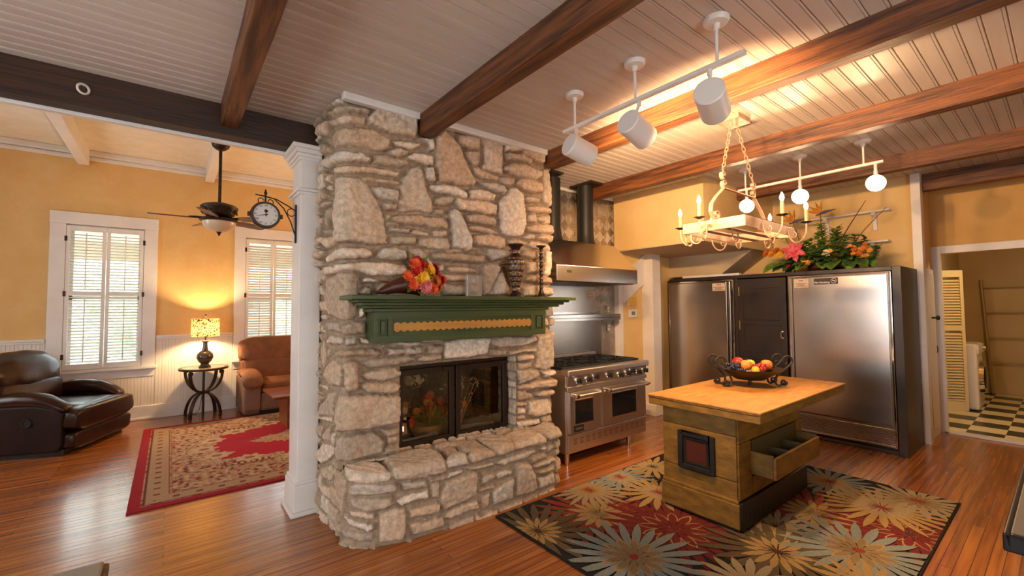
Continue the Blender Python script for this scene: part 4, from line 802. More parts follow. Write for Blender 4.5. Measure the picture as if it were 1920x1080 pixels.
sp = thing('wall_box', 'cream square sensor box above the thermostat on the yellow stair wall', 'sensor', (5.31, 3.95, 1.66)); b = MB(); b.bx(-.09, .09, -.03, 0, -.07, .07); b.build('cover', mat('yellowed_plastic', hx('#e3b04a'), .5), sp, bevel=.01, seg=3)
b = MB(); b.bx(-.095, .095, -.012, 0, -.075, .075); b.build('back_plate', M_whitem, sp)
# ------------------------------------------------------------------ refrigerators in a dark cabinet
FX = 6.05
cb = thing('fridge_cabinet', 'tall dark brown cabinet that holds both steel refrigerators', 'cabinet', (0, 0, 0))
b = MB(); b.bx(FX, 6.85, 1.09, 1.165, 0, 2.0); b.bx(FX, 6.85, 3.80, 3.83, 0, 1.975); b.bx(FX, 6.85, 1.165, 3.80, 1.955, 2.0); b.bx(FX, 6.85, 2.148, 2.17, .06, 1.955); b.bx(FX, 6.85, 2.775, 2.815, .06, 1.955); b.bx(6.8, 6.85, 1.165, 3.80, .0, 1.96); b.bx(FX+.04, 6.8, 1.165, 3.8, 0, .07)
b.build('carcass', M_dark, cb, bevel=.003)
b = MB(); b.bx(6.035, 6.06, 2.18, 2.765, .08, 1.94)
for z0, z1 in ((1.40, 1.82), (.98, 1.34), (.18, .9)):
    for y0, y1 in ((2.245, 2.255), (2.69, 2.70)): b.bx(6.028, 6.036, y0, y1, z0, z1)
    b.bx(6.028, 6.036, 2.255, 2.69, z0, z0+.01); b.bx(6.028, 6.036, 2.255, 2.69, z1-.01, z1)
d = b.build('door', M_dark, cb, bevel=.002)
b = MB(); b.tube([(6.035, 2.235, 1.26), (6.005, 2.235, 1.255), (6.0, 2.235, 1.22), (6.005, 2.235, 1.185), (6.035, 2.235, 1.18)], .007); b.bx(6.028, 6.036, 2.22, 2.25, 1.17, 1.19); b.bx(6.028, 6.036, 2.22, 2.25, 1.25, 1.27); b.build('handle', M_chrome, d, True)
for z in (.4, 1.33, 1.78):
    b = MB(); b.cyl((6.03, 2.748, z-.06), (6.03, 2.748, z+.06), .008); b.build('hinge', M_brass, d, True)
def fridge(label, y0, y1, dy0, dy1, trimside):
    t = thing('refrigerator', label, 'refrigerator', (0, 0, 0))
    b = MB(); b.bx(6.1, 6.75, y0+.01, y1-.01, .075, 1.945); b.build('body', M_steel, t)
    b = MB(); w = .018
    b.bx(6.02, 6.1, y0, y0+w, .08, 1.945); b.bx(6.02, 6.1, y1-w, y1, .08, 1.945); b.bx(6.02, 6.1, y0+w, y1-w, 1.945-w, 1.945); b.build('trim_frame', M_chrome, t, bevel=.003)
    b = MB(); b.bx(6.01, 6.1, dy0, dy1, .315, 1.92); dr = b.build('door', M_steelh, t, bevel=.006)
    b = MB(); a0, a1 = (dy1+.005, dy1+.035) if trimside > 0 else (dy0-.055, dy0-.03); b.bx(6.0, 6.09, a0, a1, .315, 1.92); b.build('door_grip', M_steel, dr, bevel=.006)
    b = MB(); b.bx(6.03, 6.08, y0+.02, y1-.02, .09, .295); b.bx(6.02, 6.035, y0+.015, y1-.015, .28, .3); b.bx(6.02, 6.035, y0+.015, y1-.015, .085, .1)
    z = .105
    while z < .275: b.add([(6.02, y0+.02, z+.004), (6.02, y1-.02, z+.004), (6.034, y1-.02, z+.013), (6.034, y0+.02, z+.013), (6.022, y0+.02, z+.001), (6.022, y1-.02, z+.001)], [(0, 1, 2, 3), (0, 4, 5, 1)]); z += .0165
    b.build('grille', M_steelh, t, keep=True); return t
fridge('wide steel refrigerator with a no smoking sticker on its door', 1.168, 2.145, 1.2, 2.095, 1)
fridge('steel refrigerator between the stair wall and the panelled cabinet door', 2.818, 3.798, 2.905, 3.77, -1)
def notice(label, y0, y1, z0, z1):
    o = tag(MB().bx(6.0065, 6.0095, y0, y1, z0, z1).build('paper_notice', M_label), label, 'notice', 'notices stuck on the refrigerators'); n = 5
    MB().bx(6.006, 6.0066, y0+.05, y1-.05, z1-.027, z1-.015).build('heading_line', M_ink, o)
    for i in range(n):
        z = z0+.012+i*(z1-z0-.055)/n; k = .01+.02*(i % 3)
        MB().bx(6.006, 6.0066, y0+k, y1-k*.8, z, z+.006).build('print_line', M_ink, o)
notice('white paper notice stuck on the refrigerator beside the no smoking sign', 1.925, 2.075, 1.80, 1.905)
notice('white paper notice stuck on the refrigerator next to the stair wall', 2.925, 3.10, 1.795, 1.90)
ns = thing('no_smoking_sign', 'black no smoking sign stuck on the wide refrigerator door', 'sign', (6.009, 1.75, 1.868))
b = MB(); b.bx(-.004, 0, -.118, .118, -.036, .036); b.build('sign_plate', M_signb, ns, bevel=.003)
text_part('lettering', 'No Smoking', .03, face_mtx((-.0045, .035, -.014), (0, -1, 0)), M_signw, ns, .0005, bold=.0006)
b = MB(); b.tube([(-.0048, -.08+.026*math.cos(t), .002+.026*math.sin(t)) for t in np.linspace(0, 2*PI, 25)[:-1]], .0022, 6, True); b.tube([(-.0048, -.08+.018, .002+.018), (-.0048, -.08-.018, .002-.018)], .002, 6); b.bx(-.0052, -.0042, -.097, -.064, -.001, .006); b.build('prohibition_symbol', M_signw, ns, True)
ws = tag(MB().bx(6.12, 6.2, 2.78, 3.62, 2.002, 2.037).build('wooden_strip', M_white, bevel=.004), 'long white painted strip lying on top of the dark cabinet', 'strip')
# wall shelves above the cabinet
for z, y0, y1, l in ((2.735, 1.30, 2.12, 'upper white wall shelf with bracket behind the flower arrangement'), (2.36, 1.32, 1.75, 'lower white wall shelf with bracket behind the flower arrangement')):
    s_ = thing('wall_shelf', l, 'shelf', (6.9, 0, z)); b = MB(); b.bx(-.14, 0, y0, y1, -.012, .012); b.build('shelf_board', M_white, s_, bevel=.004)
    for y in (y0+.16, y1-.16):
        b = MB(); b.M = Matrix(((1, 0, 0, 0), (0, 0, 1, y-.02), (0, 1, 0, 0), (0, 0, 0, 1))); b.prism([(0, -.012), (-.12, -.012), (-.11, -.04), (-.05, -.07), (-.035, -.14), (-.02, -.22), (0, -.22)], 0, .04); b.build('bracket', M_white, s_, bevel=.004)
# flower arrangement on the cabinet
fa = thing('flower_arrangement', 'large silk flower arrangement with a pink lily on top of the fridge cabinet', 'flowers', (6.38, 1.85, 2.012))
rg = random.Random(12)
b = MB(); b.lathe([(.16, 0), (.2, .03), (.19, .09)], 24); b.build('basket', M_horn, fa, True)
for i in range(84):
    a = rg.uniform(0, 2*PI); e = rg.uniform(-.1, .5); sy = .45; y = math.sin(a)*rg.random()**.5*.42; x = -abs(math.cos(a))*.16+.03
    L = rg.uniform(.14, .26); leaf(fa, (x, y, .06+rg.random()*.08), (-.5+.3*math.cos(a), y*1.6+rg.uniform(-.4, .4), e-abs(y)*.5), (-.4, 0, 1), L, L*rg.uniform(.42, .7), rg.choice([L_dk, L_dk, L_green, L_olive]), curl=.45, lift=.25)
for y, L, w in ((.5, .3, .24), (.42, .26, .2), (.3, .26, .2), (-.12, .28, .2), (-.05, .24, .18), (-.3, .24, .16), (.18, .24, .16), (-.42, .22, .12)):
    leaf(fa, (-.1, y*.8, .09), (-.7, y*1.2, -.12), (-.3, 0, 1), L, w, rg.choice([L_dk, L_green, L_green]), curl=.3)
b = MB()
for i in range(150):   # bushy ivy sprays
    pass
def spray(x, y, z, h, lean, n, mt_, s):
    b = MB(); tip = Vector((x+lean[0], y+lean[1], z+h)); b.tube([(x, y, z), ((x+tip.x)/2, (y+tip.y)/2+.01, z+h*.55), tuple(tip)], .003, 5)
    o = b.build('spray_stem', mt_, fa, True); mb = MB()
    for k in range(n):
        t = .25+.75*k/n; p = Vector((x, y, z)).lerp(tip, t); a = rg.uniform(0, 2*PI); petal(mb, (math.cos(a), math.sin(a), rg.uniform(-.2, .5)), (rg.uniform(-.6, .1), 0, 1), p, s*rg.uniform(.7, 1.2), s*.7, .1)
    mb.build('spray_leaves', mt_, o, True, ang=0)
for y, h, ly in ((.02, .38, .02), (-.02, .48, .03), (-.08, .34, -.05), (.06, .3, .08), (-.12, .3, -.1), (-.05, .42, -.08), (.0, .26, 0), (.1, .24, .1)): spray(-.05, y, .1, h, (-.03, ly*1.3), 64, L_green, .062)
for y, h, ly in ((-.36, .3, -.05), (-.3, .34, -.02), (-.42, .18, -.1), (.3, .22, .1)): spray(-.04, y, .06, h, (-.02, ly), 44, L_dk, .055)
for y, h, ly in ((-.38, .06, -.1), (-.44, .1, -.08)): spray(-.1, y, .06, h, (-.06, ly), 40, L_green, .05)
F_lily = fmat('deep_pink_lily_petals', '#b8222f', '#dd6a74')
for i in range(6):
    t = 2*PI*i/6+.3; mb = MB(); petal(mb, (-.35, math.cos(t), math.sin(t)), (-1, 0, .15), (-.23, .26, .25), .14, .07, .05, .25); mb.build('lily_petal', F_lily, fa, True, ang=0)
mb = MB(); mb.tube([(-.05, .22, .08), (-.15, .25, .2), (-.23, .26, .25)], .005); mb.build('lily_stem', L_green, fa, True)
for (y, z, x, m_, r) in ((.62, .27, -.14, F_rust, .06), (.55, .25, -.16, F_mar, .06), (.5, .29, -.14, F_rust, .055), (.45, .23, -.18, F_ye, .05), (.42, .28, -.13, F_rust, .05), (-.07, .2, -.2, F_cream, .055), (-.1, .22, -.18, F_ye, .035), (.12, .1, -.23, F_mar, .04), (.17, .13, -.22, F_ye, .03), (.1, .17, -.2, F_or, .03)): blossom(fa, 'blossom', (x, y, z), (-1, y*.6, .5), r, m_, 2, 10, .42)
for i in range(26):
    y, z = rg.uniform(-.47, -.28), rg.uniform(.13, .27); blossom(fa, 'marigold', (-.17+rg.uniform(-.03, .05), y, z), (-1, rg.uniform(-.6, .3), rg.uniform(.1, .8)), rg.uniform(.022, .034), F_mar if i % 3 else F_rust, 2, 8, .5)
for i in range(3):
    mb = MB(); petal(mb, (-.5, .1*i-.1, -.5), (-1, 0, .3), (-.24, .33-.01*i, .09), .09, .04); mb.build('red_petal', F_ros, fa, True, ang=0)
# birds of paradise and the long twig
for y, z, ly in ((.32, .64, .08), (.02, .70, .0), (.42, .46, .04)):
    b = MB(); b.tube([(-.04, y*.6, .08), (-.05, y*.8, z*.6), (-.06, y, z)], .007, 6); st = b.build('bird_of_paradise_stem', L_olive, fa, True)
    h0 = Vector((-.06, y, z)); mb = MB()
    for k in range(4):
        d_ = Vector((-.2+.12*k, .85-.30*k, .30+.25*k)).normalized(); mb.tube([tuple(h0), tuple(h0+d_*.07+Vector((0, 0, .012))), tuple(h0+d_*.17)], [.006, .018, .002], 7)
    mb.build('orange_sepals', F_mar, st, True, ang=0); mb = MB(); mb.tube([tuple(h0+Vector((0, .05, -.01))), tuple(h0+Vector((0, -.04, .02))), tuple(h0+Vector((-.02, -.17, .035)))], [.006, .02, .002], 7); mb.tube([tuple(h0), tuple(h0+Vector((0, .02, .07))), tuple(h0+Vector((0, .03, .13)))], [.004, .012, .002], 6); mb.build('blue_tongue', mat('violet_petals', hx('#5b5274'), .6), st, True, ang=0)
b = MB(); b.tube([(-.08, -.1, .2), (-.06, -.26, .5), (-.05, -.43, .79)], [.007, .006, .003], 6); b.build('twig', M_horn, fa, True)
b = MB(); b.tube([(-.04, -.16, .1), (-.03, -.4, .45), (.1, -.58, .7)], [.005, .004, .003], 6); b.build('twig', M_horn, fa, True)
# ------------------------------------------------------------------ kitchen island
il = thing('kitchen_island', 'mustard painted kitchen island with a worn scrubbed wood top on the flower rug', 'island', (0, 0, .0165))
IZ = .865; IT = (3.09, 4.86, 1.29, 2.16)
b = MB(); b.bx(*IT, IZ-.014, IZ); b.build('worktop', M_top, il, bevel=.004)
b = MB(); b.bx(IT[0]+.002, IT[1]-.002, IT[2]+.002, IT[3]-.002, IZ-.026, IZ-.014); b.build('worn_edge_strip', M_edge, il, bevel=.003)
b = MB(); b.bx(IT[0]+.006, IT[1]-.006, IT[2]+.006, IT[3]-.006, .785, IZ-.026); b.build('apron', M_must, il, bevel=.006)
b = MB(); b.bx(3.165, 4.33, 1.49, 2.06, .205, .79)
b.build('carcass', M_must, il, bevel=.004)
for z0, z1 in ((.655, .785), (.34, .65), (.205, .335)):
    b = MB(); b.bx(3.152, 3.167, 1.487, 2.062, z0, z1); b.build('end_board', M_must, il, bevel=.004)
for x0, x1, z0, z1 in ((3.166, 4.30, .60, .785), (3.166, 3.36, .205, .595), (4.20, 4.33, .205, .595), (3.365, 4.195, .205, .33)):
    b = MB(); b.bx(x0, x1, 1.475, 1.492, z0, z1); b.build('front_board', M_must, il, bevel=.004)
b = MB(); b.bx(3.135, 3.155, 1.468, 2.075, .02, .19); b.bx(3.142, 3.158, 1.475, 2.07, .19, .215); b.bx(3.15, 4.3, 2.06, 2.08, .02, .19); b.build('skirting_board', M_must, il, bevel=.006)
b = MB(); b.bx(3.155, 4.36, 1.455, 1.478, .012, .2); b.bx(4.33, 4.36, 1.478, 2.06, .012, .2); b.build('black_plinth', M_blackw, il, bevel=.005)
b = MB(); b.bx(3.16, 4.33, 1.48, 2.06, .0, .2); b.build('core', M_blackw, il)
def fr(z0, z1, y0, y1, w, t, x):
    b = MB(); b.bx(x-t, x, y0, y0+w, z0, z1); b.bx(x-t, x, y1-w, y1, z0, z1); b.bx(x-t, x, y0+w, y1-w, z0, z0+w); b.bx(x-t, x, y0+w, y1-w, z1-w, z1); return b
pf_ = fr(.335, .618, 1.635, 1.925, .038, .026, 3.155).build('tile_frame', M_blackw, il, bevel=.006)
fr(.375, .578, 1.675, 1.885, .022, .016, 3.155).build('inner_moulding', M_blackw, pf_, bevel=.004)
MB().bx(3.144, 3.153, 1.695, 1.865, .395, .558).build('tile', M_oxblood, pf_)
dw = MB(); dw.bx(3.345, 4.2, 1.305, 1.325, .355, .505); dr = dw.build('drawer', M_must, il, bevel=.003)
for xx in (3.345, 4.182): MB().bx(xx, xx+.018, 1.325, 1.50, .36, .52).build('drawer_side', M_must, dr, bevel=.002)
b = MB(); b.bx(3.36, 4.185, 1.325, 1.478, .36, .372); b.build('drawer_bottom', M_inside, dr)
for x in (3.64, 3.91): MB().bx(x-.007, x+.007, 1.325, 1.475, .372, .50).build('divider', M_inside, dr)
MB().bx(3.363, 4.182, 1.468, 1.4745, .372, .595).build('drawer_recess', M_inside, dr)
# ------------------------------------------------------------------ fruit bowl
bw = thing('fruit_bowl', 'wide dark metal bowl on scrolled iron feet standing on the kitchen island', 'bowl', (4.09, 1.79, IZ+.0165), .0)
IZ += .0165
b = MB(); b.lathe([(.02, .055), (.12, .06), (.2, .11), (.262, .15), (.268, .158), (.255, .155), (.19, .115), (.11, .072), (.02, .066)], 48); b.build('bowl', M_bronze, bw, True)
for az in (-.665, 2.48):
    for q in (-.075, .075):
        b = MB(); b.M = Matrix.Rotation(az, 4, 'Z')
        P_ = [Vector(p) for p in [(.262, q, .05), (.235, q*.9, .012), (.20, q*.8, .02), (.195, q*.8, .07), (.235, q*.9, .125), (.30, q, .175), (.335, q, .225), (.31, q, .262), (.265, q, .255), (.25, q, .22), (.27, q, .195), (.292, q, .21)]]; sm = []
        for i in range(len(P_)-1):
            a0_, a1_, a2_, a3_ = P_[max(i-1, 0)], P_[i], P_[i+1], P_[min(i+2, len(P_)-1)]
            for u in (0, .2, .4, .6, .8): sm.append(.5*((2*a1_)+(a2_-a0_)*u+(2*a0_-5*a1_+4*a2_-a3_)*u*u+(3*a1_-a0_-3*a2_+a3_)*u**3))
        sm.append(P_[-1]); sm = [tuple(p) for p in spiral((.255, q, .040), .010, .031, -1.9*PI, .0*PI, 18)]+[tuple(p) for p in sm[3:]]
        b.tube(sm, .0088, 8); b.build('scroll_leg', M_iron, bw, True)
b = MB(); b.ell((0, 0, .028), (.016, .016, .028), 12, 8); b.build('ball_foot', M_iron, bw, True)
def fruit(name, label, cat, loc, r, mt_, sq=.95, stem=True, elong=1.0):
    o = thing(name, label, cat, (bw.location.x+loc[0], bw.location.y+loc[1], IZ+loc[2]), loc[0]*9)
    b = MB(); pf = []
    for i in range(17):
        t = -PI/2+PI*i/16; rr = r*math.cos(t); z = r*sq*math.sin(t); dip = math.exp(-(rr/(r*.3))**2)*r*.16*(1 if elong == 1 else -.6); pf.append((max(rr, 0), z-math.copysign(dip, z)))
    b.lathe(pf, 24, cap=False); b.build('fruit_body', mt_, o, True, ang=0)
    if stem: b = MB(); b.tube([(0, 0, r*.7), (.004, 0, r*1.0), (.01, .002, r*1.22)], .0028, 6); b.build('stem', M_horn, o, True)
    return o
FM = lambda n, a, b2, s=4, mx=(.35, .65): mat(n, hx(a), .38, col2=hx(b2), ns=s*6, mix=mx)
fruit('apple', 'red apple at the back of the fruit bowl', 'apple', (-.02, .09, .20), .048, FM('apple_skin', '#a81f15', '#d9a23c', 2, (.5, .8)))
fruit('peach', 'pale peach resting in front of the red apple', 'peach', (-.06, .0, .185), .05, FM('peach_skin', '#e39a3c', '#d9662f', 2))
fruit('lemon', 'yellow lemon beside the peach in the fruit bowl', 'lemon', (.045, .015, .185), .042, FM('lemon_skin', '#e0b21c', '#eac63a', 9), .95, False, 2)
fruit('pear', 'small green pear near the black grapes in the fruit bowl', 'pear', (-.115, -.10, .152), .034, FM('pear_skin', '#a8962a', '#c4a63a', 4), 1.15)
fruit('orange', 'bright orange at the edge of the fruit bowl', 'orange', (.165, -.075, .175), .05, mat('orange_peel', hx('#e5761b'), .45, bump=.3, bs=160, col2=hx('#ee8a2a'), ns=20), .95, False)
fruit('plum', 'dark plum with a stalk beside the red apple', 'plum', (.045, .12, .165), .036, FM('plum_skin', '#3a1a22', '#57242c', 4))
def grapes(label, loc, n, r, mt_, spread, seed):
    o = thing('grape_bunch', label, 'grapes', (bw.location.x+loc[0], bw.location.y+loc[1], IZ+loc[2])); rr = random.Random(seed)
    b = MB(); b.tube([(0, .02, .03), (.01, 0, .045), (-.005, 0, .07)], .003, 6); b.build('stalk', M_horn, o, True)
    for i in range(n):
        b = MB(); b.ell((rr.gauss(0, spread[0]), rr.gauss(0, spread[1]), rr.uniform(0, spread[2])), (r, r, r*1.12), 12, 8); b.build('grape', mt_, o, True, ang=0)
grapes('bunch of red grapes in the middle of the fruit bowl', (.03, -.085, .15), 46, .0125, FM('red_grape_skin', '#8e1c1a', '#c2423a', 2), (.052, .028, .04), 2)
grapes('bunch of black grapes by the scrolled foot side of the fruit bowl', (-.16, .06, .15), 34, .013, FM('black_grape_skin', '#191a2a', '#33344a', 2), (.04, .035, .05), 5)
# ------------------------------------------------------------------ flower rug under the island
RX0, RX1, RY0, RY1 = 1.98, 5.0, .60, 2.755
RC = {k: mat('rug_'+k, hx(c), .95, col2=hx(c2), ns=60, bump=.5, bs=260) for k, c, c2 in (('black', '#14110e', '#1b1712'), ('olive', '#54442a', '#615032'), ('tan', '#a58550', '#977845'), ('rust', '#7a2d13', '#873516'), ('red', '#651710', '#731e14'), ('blue', '#737a74', '#848880'), ('beige', '#a08c6a', '#93805e'), ('brown', '#3d2412', '#4a2c16'), ('crimson', '#8a2018', '#9b2b20'), ('taupe', '#8a7350', '#7c6544'), ('edge', '#14110e', '#1a1612'))}
RK = list(RC)
def clip(poly):
    for ax, v, sg in ((0, RX0+.012, 1), (0, RX1-.012, -1), (1, RY0+.012, 1), (1, RY1-.012, -1)):
        out = []
        for i, p in enumerate(poly):
            q = poly[i-1]; ip = (p[ax]-v)*sg >= 0; iq = (q[ax]-v)*sg >= 0
            if ip != iq: t = (v-q[ax])/(p[ax]-q[ax]); out.append((q[0]+(p[0]-q[0])*t, q[1]+(p[1]-q[1])*t))
            if ip: out.append(p)
        poly = out
        if len(poly) < 3: return []
    return poly
rug = MB(); rug.cur = RK.index('edge'); rug.bx(RX0, RX1, RY0, RY1, 0, .010); rug.cur = RK.index('black'); rug.bx(RX0+.01, RX1-.01, RY0+.01, RY1-.01, .002, .0104)
rz_ = [.0106]; rrg = random.Random(8)
def put(poly, col):
    poly = clip(poly)
    if poly:
        a = sum(poly[i-1][0]*poly[i][1]-poly[i][0]*poly[i-1][1] for i in range(len(poly)))
        if a < 0: poly = poly[::-1]
        rug.cur = RK.index(col); rug.add([(x, y, rz_[0]) for x, y in poly], [tuple(range(len(poly)))])
def rpetal(c, a, r0, r1, w, point=.25):
    ca, sa = math.cos(a), math.sin(a); out = []
    for t, s in ((0, .35), (.3, .8), (.6, 1), (.82, .72), (1, .02), (1, -.02), (.82, -.72), (.6, -1), (.3, -.8), (0, -.35)):
        r = r0+(r1-r0)*t; out.append((c[0]+ca*r-sa*w*s, c[1]+sa*r+ca*w*s))
    return out
def ring(c, n, r0, r1, col, ph=0, wf=.62, var=.12):
    for i in range(n):
        a = 2*PI*(i+ph)/n; k = r1*(1+rrg.uniform(-var, var)); put(rpetal(c, a, r0, k, wf*PI*(r0+(r1-r0)*.6)/n), col)
    rz_[0] += .00007
def rflower(c, r, outer, mid, inner, centre, n=22, line=None):
    ring(c, n, r*.12, r, outer, 0, .72, .10)
    put([(c[0]+r*.3*math.cos(t), c[1]+r*.3*math.sin(t)) for t in np.linspace(0, 2*PI, 25)[:-1]], outer); rz_[0] += .00007
    if line:
        ring(c, 12, r*.05, r*.46, inner, .2, .9, .08); ring(c, 12, r*.07, r*.43, mid, .2, .70, .0)
    else:
        ring(c, 15, r*.04, r*.46, inner, .1, .8, .14); ring(c, 13, r*.02, r*.24, centre, .6, .25, .2)
    put([(c[0]+r*.06*math.cos(t), c[1]+r*.06*math.sin(t)) for t in np.linspace(0, 2*PI, 13)[:-1]], centre); rz_[0] += .00007
for f in (((2.62, 2.28), .54, 'rust', 'rust', 'tan', 'taupe', 26), ((2.86, 1.80), .56, 'red', 'red', 'tan', 'red', 26, 1), ((3.9, 1.25), .58, 'rust', 'rust', 'tan', 'taupe', 26), ((4.05, .74), .5, 'red', 'red', 'tan', 'brown', 26, 1), ((4.45, 2.3), .45, 'red', 'red', 'tan', 'brown', 24, 1), ((2.1, 1.0), .45, 'rust', 'rust', 'tan', 'taupe', 24),
          ((2.88, 2.62), .34, 'beige', 'beige', 'tan', 'crimson', 22), ((3.32, 2.64), .34, 'blue', 'blue', 'beige', 'crimson', 20), ((3.78, 2.60), .3, 'tan', 'tan', 'beige', 'brown', 16), ((3.30, 2.22), .34, 'tan', 'tan', 'beige', 'crimson', 17), ((4.68, 1.40), .38, 'blue', 'blue', 'tan', 'crimson', 22), ((3.45, 1.36), .3, 'beige', 'beige', 'tan', 'brown', 20),
          ((2.08, 2.38), .42, 'olive', 'olive', 'tan', 'brown', 20), ((4.40, .97), .44, 'tan', 'tan', 'beige', 'crimson', 24), ((4.76, .82), .36, 'beige', 'beige', 'taupe', 'crimson', 18), ((2.34, 1.76), .46, 'blue', 'taupe', 'tan', 'crimson', 22, 1), ((3.10, 1.22), .47, 'olive', 'olive', 'tan', 'brown', 22), ((3.52, .90), .46, 'blue', 'taupe', 'tan', 'crimson', 22, 1), ((2.62, 1.18), .3, 'beige', 'beige', 'tan', 'brown', 16), ((3.12, .74), .3, 'tan', 'tan', 'beige', 'brown', 18)):
    rflower(*f)
o = rug.build('floral_rug', [RC[k] for k in RK], keep=True); tag(o, 'black rug with large rust, blue and tan flowers under the kitchen island', 'rug')
# ------------------------------------------------------------------ counter at the frame edge, and a low table corner
ct = thing('counter', 'grey topped counter with a black edge at the frame edge near the flower rug', 'counter', (0, 0, 0))
b = MB(); b.bx(1.965, 5.4, -.6, .135, .89, .925); b.build('worktop', M_grey, ct, bevel=.004)
b = MB(); b.bx(1.945, 5.42, .135, .15, .872, .925); b.bx(1.945, 1.965, -.6, .135, .872, .925); b.build('black_edge_band', M_black, ct, bevel=.006, seg=3)
b = MB(); b.bx(2.15, 5.3, -.55, .06, 0, .885); b.build('base_cabinet', mat('grey_green_cabinet_paint', hx('#8f9188'), .5), ct, bevel=.004)
tb = thing('side_bench', 'beige topped bench with a brown rim at the bottom edge near the camera', 'bench', (0, 0, 0))
b = MB(); b.bx(-.62, -.155, 1.35, 2.02, .745, .762); b.build('seat_pad', M_grey, tb, bevel=.006, seg=3)
b = MB(); b.bx(-.635, -.142, 1.33, 2.032, .715, .75); b.build('wooden_rim', M_edge, tb, bevel=.008)
for x in (-.6, -.18):
    for y in (1.37, 1.99): MB().bx(x-.02, x+.02, y-.02, y+.02, 0, .72).build('leg', M_edge, tb, bevel=.003)
# ------------------------------------------------------------------ track lights
def cyl_rail(name, label, x, y0, y1, z, cans):
    t = thing(name, label, 'track light', (0, 0, 0)); b = MB(); b.bx(x-.017, x+.017, y0, y1, z-.011, z+.011); b.bx(x-.006, x+.006, y0+.03, y1-.03, z-.0125, z-.01); b.build('rail', M_whitem, t, bevel=.002)
    for y in cans:
        b = MB(); b.cyl((x, y, z), (x, y, CZ-.03), .0085, None, 12); s_ = b.build('stem', M_whitem, t, True)
        b = MB(); b.lathe([(.014, -.06), (.02, -.03), (.058, -.026), (.066, -.012), (.066, .0)], 28, c=(x, y, CZ)); b.build('ceiling_cup', M_whitem, s_, True)
    return t
tA = cyl_rail('track_light', 'white ceiling track with three lit cylinder spotlights in front of the chimney', 2.26, .965, 2.25, 2.875, (1.108, 1.626, 2.142))
M_dkin = mat('dark_lamp_interior', (.03, .028, .026), .5)
for (cx, cy, cz), d, jy in (((2.26, 1.14, 2.685), (.933, .304, -.194), 1.15), ((2.26, 1.62, 2.69), (.961, .037, -.277), 1.60), ((2.26, 2.10, 2.70), (.957, -.135, -.257), 2.13)):
    D = Vector(d).normalized(); q = D.to_track_quat('Z', 'Y').to_matrix().to_4x4(); r = .078; L = .205
    b = MB(); b.M = Matrix.Translation((cx, cy, cz))@q; b.lathe([(0, -L/2), (r-.006, -L/2), (r, -L/2+.006), (r, L/2), (r-.005, L/2), (r-.005, -L/2+.02)], 36, cap=False); h = b.build('spotlight_head', M_whitem, tA, True, ang=.6)
    b = MB(); b.M = Matrix.Translation((cx, cy, cz))@q; b.lathe([(0, -L/2+.025), (r-.007, -L/2+.024), (r-.007, L/2-.01)], 36, cap=False); b.build('inner_liner', M_dkin, h, True)
    spot('spotlight_beam', Vector((cx, cy, cz))+D*.06, D, 160, 168, .6)
    b = MB(); b.cyl((2.26, jy, 2.865), (2.26, jy, 2.83), .013); b.cyl((2.26, jy, 2.84), (cx-D.x*.03, cy-D.y*.03, cz-D.z*.03+.05), .009); b.build('head_stem', M_whitem, h, True)
tB = cyl_rail('track_light', 'white ceiling track with three lit round flood bulbs above the refrigerators', 5.06, .995, 2.28, 2.89, (2.2, 1.66, 1.14))
for y, dyy in ((2.19, -.16), (1.665, -.10), (1.055, .04)):
    D = Vector((-.86, dyy, -.36)).normalized(); q = Matrix.Translation((5.06, y, 2.705))@D.to_track_quat('Z', 'Y').to_matrix().to_4x4()
    b = MB(); b.cyl((5.06, y, 2.88), (5.06, y, 2.80), .013); b.cyl((5.06, y, 2.82), (5.07, y, 2.74), .016, .02); h = b.build('bulb_holder', M_whitem, tB, True)
    b = MB(); b.M = q; b.lathe([(.0, -.085), (.03, -.085), (.036, -.05), (.07, -.012), (.078, .012), (.074, .014)], 32, cap=False); b.build('bulb_reflector', M_whitem, h, True)
    b = MB(); b.M = q; b.lathe([(.075, .012), (.062, .036), (.04, .05), (.0, .057)], 32, cap=False); b.build('bulb_lens', M_bulb, h, True, ang=0)
    spot('flood_beam', Vector((5.06, y, 2.705))+D*.075, Vector((-.86, dyy, -.46)), 70, 112, .6)
